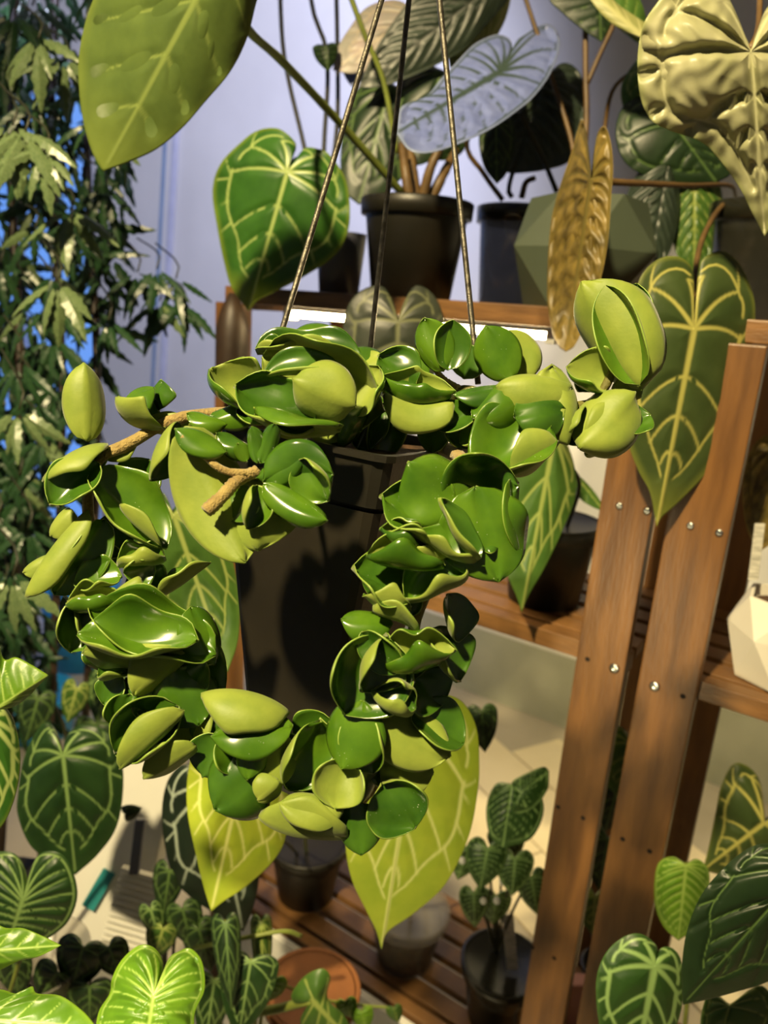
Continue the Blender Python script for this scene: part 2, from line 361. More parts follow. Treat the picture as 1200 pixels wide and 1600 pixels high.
def leaf(parent, M, sinus, tip, left, right, d, g=(0, 0), dome=.02, quilt=.002, fold=0, style='anth', vw=None, tint=0, name='leaf', wav=0, pucker=0, thick=.0012, label=None, sink=1):
    """leaf blade from its outline; d = depth at the petiole joint, g = depth change (m) per 100 px right / down;
    dome = how far the margins fall back, fold = keel depth along the midrib, quilt = swelling between veins"""
    sinus = np.array(sinus, float); tip = np.array(tip, float)
    ln = np.linalg.norm(tip-sinus); c = sinus+(tip-sinus)*.02
    notch = sinus-(tip-sinus)*.01
    A = catmull([notch]+[np.array(p, float) for p in right]+[tip], 400); B = catmull([notch]+[np.array(p, float) for p in left]+[tip], 400)
    per = np.linalg.norm(np.diff(A, axis=0), axis=1).sum()+np.linalg.norm(np.diff(B, axis=0), axis=1).sum()
    nh = int(np.clip(per/2/3.6, 24, 130)); OR = catmull(A[::4], nh) if False else A[np.linspace(0, 399, nh).astype(int)]; OL = B[np.linspace(0, 399, nh).astype(int)]
    O = np.vstack([OR, OL[::-1][1:-1]]); n = len(O)
    nr = int(np.clip(np.linalg.norm(O-c, axis=1).max()/3.6, 12, 84)); rho = np.linspace(0, 1, nr+1)[1:]
    G = c[None, None]+rho[:, None, None]*(O[None]-c[None, None])          # nr, n, 2
    vw = (vw or ln*.013)*.82
    dist = np.full(G.shape[:2], 1e9); mask = np.zeros(G.shape[:2])
    pts = G.reshape(-1, 2); mflat = mask.reshape(-1); dflat = dist.reshape(-1)
    for poly, w0, w1 in vein_set(c, tip, OR, OL, style) if style else []:
        for i in range(len(poly)-1):
            a, b = poly[i], poly[i+1]; ab = b-a; L2 = ab@ab+1e-9
            q = np.clip(((pts-a)@ab)/L2, 0, 1); dd = np.linalg.norm(pts-(a+q[:, None]*ab), axis=1)
            ww = vw*(w0+(w1-w0)*(i/(len(poly)-1)))
            mflat[:] = np.maximum(mflat, np.clip(1.55-dd/ww, 0, 1)); dflat[:] = np.minimum(dflat, dd)
    R2 = np.broadcast_to(rho[:, None], G.shape[:2])
    ax = norm(tip-sinus); perp = np.array([-ax[1], ax[0]])
    lat = (G-c)@perp; half = np.abs((O-c)@perp).max()+1e-6
    dep = d+g[0]*(G[..., 0]-sinus[0])/100+g[1]*(G[..., 1]-sinus[1])/100
    dep = dep+dome*R2**2+fold*(1-np.abs(lat)/half)
    if style and quilt: dep = dep-quilt*(1-np.exp(-(dist/(vw*3.2))**2))*np.clip(1.25-R2*.8, 0, 1)
    if pucker:
        gx, gy = G[..., 0], G[..., 1]; dep = dep-pucker*(np.sin(gx/8.+np.sin(gy/17.)*1.5)*np.sin(gy/9.+np.sin(gx/15.)*1.7))*np.clip(R2*3, 0, 1)*np.clip(1-mask, 0, 1)
    if wav: dep = dep+wav*R2**3*np.sin(np.arange(n)*2*math.pi/n*7+1.3)[None]
    X = C+dep[..., None]*(F+R*((G[..., :1]-600)/FPX)+U*((800-G[..., 1:])/FPX))
    cdep = d+(fold)+g[0]*(c[0]-sinus[0])/100; Xc = at(c[0], c[1], cdep)
    tv = np.vstack([[Xc], X.reshape(-1, 3)])
    back = []
    nb = 5; bi = [max(0, int(round((q/nb)*nr))-1) for q in range(nb, 0, -1)]
    for bi_ in bi:
        P_ = X[bi_]; v_ = norm(Xc-C); back.append(P_+(P_-C)/np.linalg.norm(P_-C, axis=1)[:, None]*thick)
    bv = np.vstack(back+[[Xc+norm(Xc-C)*thick]])
    verts = np.vstack([tv, bv]); f = []
    idx = lambda j, i: 1+j*n+(i % n)
    o0 = len(tv); bx = lambda j, i: o0+j*n+(i % n)
    for i in range(n):
        f.append((0, idx(0, i), idx(0, i+1)))
        for j in range(nr-1): f.append((idx(j, i), idx(j+1, i), idx(j+1, i+1), idx(j, i+1)))
        f.append((idx(nr-1, i), bx(0, i), bx(0, i+1), idx(nr-1, i+1)))
        for j in range(nb-1): f.append((bx(j, i), bx(j+1, i), bx(j+1, i+1), bx(j, i+1)))
        f.append((bx(nb-1, i), o0+nb*n, bx(nb-1, i+1)))
    vein = np.r_[1, mask.reshape(-1), np.zeros(len(bv))]
    tt = np.clip(((G-c)@ax)/ln, 0, 1); tn = np.clip(np.maximum((tt-.72)*3*(tint > 0), (R2-.93)*8)*(tint if tint else .6), 0, 1)
    tintv = np.r_[0, tn.reshape(-1), np.zeros(len(bv))]
    o = mk(name, verts, f, M, parent, attrs={'vein': vein, 'tint': tintv})
    if label: o['label'] = label
    return o
def heart(sinus, tip, wid, lobe=.22, skew=0., wr=None):
    """generic heart outline around sinus -> tip (photo px); wid = full width"""
    s = np.array(sinus, float); t = np.array(tip, float); L = np.linalg.norm(t-s); a = (t-s)/L; p = np.array([a[1], -a[0]])
    prof = [(.10, -lobe*.75), (.26, -lobe*1.05), (.40, -lobe*.75), (.49, -lobe*.1), (.5, .12), (.47, .32), (.38, .55), (.24, .75), (.11, .89), (.03, .97)]
    l = [s+a*L*y-p*wid*x*(1-skew) for x, y in prof]; r = [s+a*L*y+p*wid*x*(1+skew) for x, y in prof]
    return [tuple(q) for q in l], [tuple(q) for q in r]
def hleaf(parent, M, sinus, tip, wid, d, lobe=.22, skew=0., **kw):
    l, r = heart(sinus, tip, wid, lobe, skew); return leaf(parent, M, sinus, tip, l, r, d, **kw)

# ------------------------------------------------------------------ the setting
def structure(o): o['kind'] = 'structure'; return o
S0, S1, NB, CEIL = -1.6, 5.0, 2.6, 3.3
structure(sbox('floor', S0-.1, S1+.1, WALLN-.1, NB+.1, -.05, 0, floorm, None, 0))
structure(sbox('ceiling', S0-.1, S1+.1, WALLN-.1, NB+.1, CEIL, CEIL+.05, paint, None, 0))
swin = onplane(150, 400, WALLN)[2]                       # window begins left of this line
wall_back = structure(sbox('wall_back', S0, swin, WALLN-.08, WALLN, 0, CEIL, paint, None, 0))
wall_header = structure(sbox('wall_back_upper', swin, S1, WALLN-.08, WALLN, 2.35, CEIL, paint, None, 0))
structure(sbox('wall_right', S0-.08, S0, WALLN-.08, NB+.08, 0, CEIL, paint, None, 0))
structure(sbox('wall_left', S1, S1+.08, WALLN-.08, NB+.08, 0, CEIL, paint, None, 0))
structure(sbox('wall_front', S0, S1, NB, NB+.08, 0, CEIL, paint, None, 0))
# tall window at the left: frame bars and panes
win = bpy.data.objects.new('window_1', None); COL.objects.link(win); win.location = tuple(SN(swin+.6, WALLN-.04, 0)); win['kind'] = 'structure'
alu = mat('window_frame_metal', S('#b9bcc4'), S('#a5a8b2'), 10, .35)
for nm, a, b, z0, z1 in (('window_frame', swin, swin+.05, 0, 2.35), ('window_frame', S1-.05, S1, 0, 2.35), ('window_frame', swin+.05, S1-.05, 2.30, 2.35), ('window_sill', swin+.05, S1-.05, 0, .06), ('window_mullion', swin+.72, swin+.76, .06, 2.30)):
    sbox(nm, a, b, WALLN-.07, WALLN-.01, z0, z1, alu, win)
for a, b in ((swin+.05, swin+.72), (swin+.76, S1-.05)): sbox('pane', a, b, WALLN-.043, WALLN-.037, .06, 2.30, pane_m, win, 0)
# slim leaning conduit on the white wall
q1 = onplane(290, -60, WALLN+.012)[0]; q2 = onplane(251, 640, WALLN+.012)[0]
ax_ = (q2-q1)/2
tr = bevel_box('trim_1', (q1+q2)/2, ax_, np.cross(norm(ax_), N)*.012, N*.010, mat('trim_grey', S('#c3c6d6'), S('#a9aec2'), 8, .35), None, .003); structure(tr)
q1 = onplane(272, -60, WALLN+.008)[0]; q2 = onplane(236, 640, WALLN+.008)[0]; ax_ = (q2-q1)/2
structure(bevel_box('trim_2', (q1+q2)/2, ax_, np.cross(norm(ax_), N)*.006, N*.006, mat('trim_blue_grey', S('#7f97b4'), S('#6f88a6'), 8, .4), None, .002))
# tiled skirting and cream floor tiles behind the stands (each its own piece, grout between)
structure(sbox('baseboard_back', -1.55, swin-.02, WALLN, WALLN+.012, 0, .27, mat('skirting', S('#a7a892'), S('#989a84'), 6, .35), None, .002))
structure(sbox('trim_3', -1.55, swin-.02, WALLN, WALLN+.016, .27, .285, whiteplas, None, .002))
fl = bpy.data.objects['floor']
tu = D*.88-N*.47; tv_ = D*.47+N*.88; tu /= np.linalg.norm(tu); tv_ = tv_/np.linalg.norm(tv_)
for i in range(-3, 8):
    for j in range(-7, 1):
        cu = i*.42+(j % 2)*.21; cv = -.61+j*.21+.105
        c = P0+tu*cu+tv_*cv; s_ = (c-P0)@D; n_ = (c-P0)@N
        if not (-.75 < s_ < 1.9 and -1.22 < n_ < -.2): continue
        bevel_box('tile', c+Z*.003, tu*.2065, tv_*.1015, Z*.003, tilem, fl, .0012)

# ------------------------------------------------------------------ two wooden plant stands
ZU, ZM, ZL = 1.414, 1.012, 0.275
LEGT = .020
def s_at(x, y=1000): return onplane(x, y)[2]
l1a, l1b = s_at(990), s_at(912)
l2a, l2b = s_at(1109), s_at(1014)
def leg(parent, a, b, ztop, n0=0., n1=LEGT): return sbox('leg', a, b, n0, n1, 0, ztop, wood, parent, .002)
def bolt(legobj, x, y, r=.0052, M=steel, nm='bolt', n=LEGT):
    q = onplane(x, y, n)[0]; v = []; f = []; seg = 12
    prof = [(1., 0), (1., .0016), (.7, .0030), (.25, .0022), (0.02, .0020)] if nm == 'bolt' else [(1., .0003), (.6, .0004), (.02, .0004)]
    for rr, h in prof:
        for k in range(seg):
            t = 2*math.pi*k/seg; v.append(q+D*math.cos(t)*rr*r+Z*math.sin(t)*rr*r+N*h)
    for i in range(len(prof)-1):
        for k in range(seg): f.append((i*seg+k, i*seg+(k+1) % seg, (i+1)*seg+(k+1) % seg, (i+1)*seg+k))
    mk(nm, v, f, M, legobj)
SD = .27            # shelf depth
def shelf(parent, s0, s1, z, nslat=5):
    """front rail, back rail and slats running along the stand"""
    sbox('front_rail', s0, s1, -.022, 0, z-.024, z, woodh, parent, .002)
    wd = (SD-.022)/nslat
    for k in range(nslat):
        sbox('slat', s0, s1, -.022-(k+1)*wd+.004, -.022-k*wd-.010, z-.016, z-.001, woodh, parent, .0015)
    for s in (s0+.03, (s0+s1)/2, s1-.03): sbox('cross_bar', s-.012, s+.012, -SD, -.022, z-.034, z-.0165, wood, parent, .0015)
sL = onplane(372, 500)[2]
st1 = thing('plant_stand', 'brown wooden slatted plant stand on the left, holding the black pots', 'shelf', SN(.25, -.13, 0), 'wooden plant stands')
LT = 1.389
lg = leg(st1, l1a, l1b, LT)
for x, y in ((968, 790), (1011, 798)): bolt(lg, x, y, .0042)
bolt(lg, 960, 1044, .0062)
for x, y in ((918, 1030), (872, 1261), (911, 1278), (866, 1497), (832, 1480)): bolt(lg, x, y, .0032, hole, 'screw_hole')
leg(st1, l1a, l1b, LT, -SD-.02, -SD)
leg(st1, sL-.03, sL+.03, LT); leg(st1, sL-.03, sL+.03, LT, -SD-.02, -SD)
for z in (ZU, ZM, ZL): shelf(st1, l1a+.001 if z != ZU else l1a, sL+.03, z)
st2 = thing('plant_stand', 'brown wooden slatted plant stand on the right, holding the white faceted pot', 'shelf', SN(-.5, -.13, 0), 'wooden plant stands')
lg = leg(st2, l2a, l2b, LT)
for x, y in ((1079, 821), (1124, 832)): bolt(lg, x, y, .0042)
bolt(lg, 1023, 1072, .0062)
for x, y in ((1067, 1088), (973, 1311), (1015, 1330)): bolt(lg, x, y, .0032, hole, 'screw_hole')
leg(st2, l2a, l2b, LT, -SD-.02, -SD); leg(st2, -.95, -.87, LT); leg(st2, -.95, -.87, LT, -SD-.02, -SD)
for z in (ZU, ZM-.004, ZL): shelf(st2, -.95, l2b-.001, z)
# lamp tube under the upper shelf
led = thing('led_tube', 'glowing white tube lamp fixed under the upper shelf', 'lamp', SN(.28, -.05, ZU-.03))
sa = onplane(866, 522, -.03)[2]; sb = onplane(455, 490, -.03)[2]
tube('lamp_tube', [SN(sa, -.03, ZU-.0345), SN(sb, -.03, ZU-.0345)], .0048, led_m, led, n=2, smoothpath=False, seg=12)
sbox('housing', sa, sb, -.042, -.020, ZU-.030, ZU-.0245, whiteplas, led, .001)
for s in (sa, sb): sbox('end_cap', s-.006, s+.006, -.042, -.018, ZU-.044, ZU-.0245, whiteplas, led, .001)

fill_led = thing('led_tube', 'added unseen tube under the middle shelf, lighting the plants below', 'lamp', SN(.4, -.05, ZM-.03))  # unseen tube added to light the lower shelf and the lime leaves
tube('lamp_tube', [SN(.24, -.05, ZM-.040), SN(sL-.03, -.05, ZM-.040)], .0058, MATS['led_glow'], fill_led, n=2, smoothpath=False, seg=12)
sbox('housing', .24, sL-.03, -.062, -.038, ZM-.0345, ZM-.030, whiteplas, fill_led, .001)

# ------------------------------------------------------------------ hanging hoya in its square tapered pot
HD = .505
hoya = thing('hanging_hoya', 'hanging rope plant with thick curled glossy leaves in a black pot', 'potted plant', at(560, 1180, HD))
# pot : square frustum, top corners read from the photo, hanging slightly askew
ctop = at(547, 678, HD); cbot = at(478, 1210, HD+.055)
axis = norm(ctop-cbot)
def sqring(c, half, rot=math.radians(28), cs=.86):
    e1 = norm(np.cross(axis, np.array([math.sin(rot), math.cos(rot), 0]))); e2 = np.cross(axis, e1); o = []
    for sx, sy in ((1, 1), (-1, 1), (-1, -1), (1, -1)):
        o.append(c+e1*sx*half+e2*sy*half)
    out = []
    for i in range(4):       # rounded corners, 3 points each
        p, a, b = o[i], o[i-1], o[(i+1) % 4]
        k = half*(1-cs)
        out += [p+norm(a-p)*k, p+(norm(a-p)+norm(b-p))*k*.32, p+norm(b-p)*k]
    return out
def rings(name, rr, M, parent, smooth=False):
    v = []; f = []; n = len(rr[0])
    for r_ in rr: v += list(r_)
    for i in range(len(rr)-1):
        for k in range(n): f.append((i*n+k, i*n+(k+1) % n, (i+1)*n+(k+1) % n, (i+1)*n+k))
    f.append(tuple(range(n))[::-1]); f.append(tuple((len(rr)-1)*n+k for k in range(n)))
    return mk(name, v, f, M, parent, smooth=smooth)
Hh = np.linalg.norm(ctop-cbot); HW = .0635; HB = .029
rings('pot', [sqring(cbot, HB), sqring(cbot+axis*Hh*.86, HB+(HW-HB)*.86), sqring(cbot+axis*Hh*.86, HW*.86), sqring(cbot+axis*Hh*.9, HW*.86)], hoyapot, hoya)
rings('rim', [sqring(ctop-axis*.033, HW*.955), sqring(ctop-axis*.004, HW*1.0), sqring(ctop-axis*.004, HW*1.04), sqring(ctop, HW*1.04), sqring(ctop, HW*.965), sqring(ctop-axis*.012, HW*.95)], blackpot, hoya)
e = sqring(ctop-axis*.007, HW*.955)
def soil_patch():
    v = [ctop-axis*.002]; f = []
    for q in (.4, .75, 1):
        for p in e: v.append(ctop-axis*.007+(p-(ctop-axis*.007))*q+axis*rng.uniform(0, .004)*(q < 1))
    n = len(e)
    for k in range(n):
        f.append((0, 1+k, 1+(k+1) % n))
        for j in range(2): f.append((1+j*n+k, 1+(j+1)*n+k, 1+(j+1)*n+(k+1) % n, 1+j*n+(k+1) % n))
    mk('soil', v, f, soilm, hoya)
soil_patch()
apex = (664, -225, HD-.0)
for (x, y, d), r in (((430, 552, HD-.035), 6.0), ((577, 560, HD+.062), 5.2), ((747, 600, HD-.02), 6.0)):
    pxtube('hanger_wire', [(x, y, d), ((x+apex[0])/2, (y+apex[1])/2, (d+apex[2])/2), apex], r*.78, wirem, hoya, n=40, smoothpath=True, seg=8, knob=.05)
tube('hanger_hook', [at(664, -215, HD), at(664, -240, HD), at(664, -420, HD)], .0025, wirem, hoya, n=6)
# vines
def vine(pts, r0, r1, M=hoya_stem, n=40): return pxtube('stem', pts, (r0, r1), M, hoya, n=n, knob=.12)
vine([(470, 690, .50), (400, 650, .47), (300, 650, .445), (245, 668, .44), (200, 695, .435), (160, 712, .432), (140, 745, .43), (140, 830, .43), (165, 930, .43), (205, 1030, .425), (250, 1120, .42), (310, 1180, .415), (380, 1200, .412), (450, 1215, .41)], 10, 6)
vine([(690, 700, .48), (722, 720, .44), (720, 790, .41), (690, 870, .40), (655, 950, .40), (640, 1020, .40), (625, 1100, .402), (610, 1170, .405), (590, 1220, .405), (560, 1260, .405)], 11, 6)
vine([(690, 690, .49), (705, 640, .47), (720, 610, .46), (790, 625, .455), (860, 635, .452), (920, 630, .45), (948, 600, .45), (960, 560, .45), (955, 540, .448)], 9, 6, hoya_young)
vine([(720, 610, .46), (690, 590, .462), (672, 560, .465)], 7, 4)
vine([(520, 690, .50), (460, 720, .43), (400, 738, .388), (350, 735, .382), (315, 708, .380), (284, 682, .378)], 7, 4.5)
vine([(402, 736, .388), (372, 750, .383), (345, 778, .376), (322, 799, .372)], 9.5, 11)
vine([(560, 690, .51), (520, 620, .49), (470, 580, .47)], 8, 5)

# ---- thick curled leaves
def curl_leaf(b, t, wid, up, fold=50, bend=0, wave=0, d=.43, dz=0, M=None, nu=14, nv=20, thick=.0016, wk=1.25, ph=None, shape=.55, twist=0, swap=False):
    """b, t = photo px of leaf base and tip; wid = flat width in px; up = direction of the upper face (right, up, to camera);
    fold = how far each half curls towards the upper face, bend = curl along the midrib (tip towards the upper face)"""
    B = at(b[0], b[1], d); T = at(t[0], t[1], d-dz); a = T-B; L = np.linalg.norm(a); a /= L
    upv = R*up[0]+U*up[1]-F*up[2]; nrm = norm(upv-a*(upv@a)); bb = np.cross(a, nrm)
    W = wid*d/FPX; fo = math.radians(fold) if abs(fold) > 2 else math.radians(2); be = math.radians(bend)
    v = np.linspace(0, 1, nv+1); u = np.linspace(-1, 1, nu+1)
    phi = be*(v-.5)*1.0; sy = np.r_[0, np.cumsum(np.cos(phi[:-1]+np.diff(phi)/2))]/nv; sz = np.r_[0, np.cumsum(np.sin(phi[:-1]+np.diff(phi)/2))]/nv
    k = L/ (sy[-1]+1e-9) if abs(be) < 3 else L/max(sy[-1], .3)
    sy = sy*k; sz = (sz-v*sz[-1])*k*1.0
    hw = np.maximum(W/2*(np.clip(v, 0, 1)**.45*np.clip(1-v**2.3, 0, 1)**.75/.635), W*.012)
    ph = rng.uniform(0, 6) if ph is None else ph
    X = np.zeros((nv+1, nu+1, 3))
    dent = rng.uniform(-1, 1, 3)
    for i in range(nv+1):
        f_ = fo*(.65+.35*math.sin(math.pi*v[i]))
        x = hw[i]/f_*np.sin(f_*u); z = hw[i]/abs(f_)*(1-np.cos(f_*u))*np.sign(f_)
        z = z+wave*W*.5*np.sin(wk*2*math.pi*v[i]+ph+(u > 0)*1.9)*np.abs(u)**2*math.sin(math.pi*v[i])
        z = z+W*.05*dent[0]*np.sin(5*v[i]+3.2*u+dent[1]*3)
        z = z-W*.03*np.exp(-(u/.12)**2)                      # midrib groove
        tw = math.radians(twist)*(v[i]-.4); x, z = x*math.cos(tw)-z*math.sin(tw), x*math.sin(tw)+z*math.cos(tw)
        cphi, sphi = math.cos(phi[i]), math.sin(phi[i])
        X[i] = B+np.outer(x, bb)+np.outer(sy[i]-z*sphi, a)+np.outer(sz[i]+z*cphi, nrm)
    du = np.gradient(X, axis=1); dv = np.gradient(X, axis=0); nn = np.cross(du, dv); nn /= np.linalg.norm(nn, axis=2)[..., None]+1e-12
    tk = thick*np.clip(np.minimum(1-np.abs(u)[None]*.55, 1.0), .3, 1)*np.clip(np.sin(math.pi*v)**.4, .3, 1)[:, None]
    Bt = X-nn*tk[..., None]
    n1 = (nv+1)*(nu+1); id_ = lambda i, j, o=0: o+i*(nu+1)+j
    f = []; mi = []
    for i in range(nv):
        for j in range(nu):
            f.append((id_(i, j), id_(i, j+1), id_(i+1, j+1), id_(i+1, j))); mi.append(0)
            f.append((id_(i, j, n1), id_(i+1, j, n1), id_(i+1, j+1, n1), id_(i, j+1, n1))); mi.append(1)
    for i in range(nv):
        f.append((id_(i, 0), id_(i+1, 0), id_(i+1, 0, n1), id_(i, 0, n1))); mi.append(2)
        f.append((id_(i, nu), id_(i, nu, n1), id_(i+1, nu, n1), id_(i+1, nu))); mi.append(2)
    for j in range(nu):
        f.append((id_(0, j), id_(0, j, n1), id_(0, j+1, n1), id_(0, j+1))); mi.append(2)
        f.append((id_(nv, j), id_(nv, j+1), id_(nv, j+1, n1), id_(nv, j, n1))); mi.append(2)
    if swap: mi = [{0: 1, 1: 0, 2: 2}[q] for q in mi]
    return mk('leaf', np.vstack([X.reshape(-1, 3), Bt.reshape(-1, 3)]), f, [M or hoya_top, hoya_bot, hoya_rim], hoya, mi=mi)
T_, K_ = None, hoya_dark
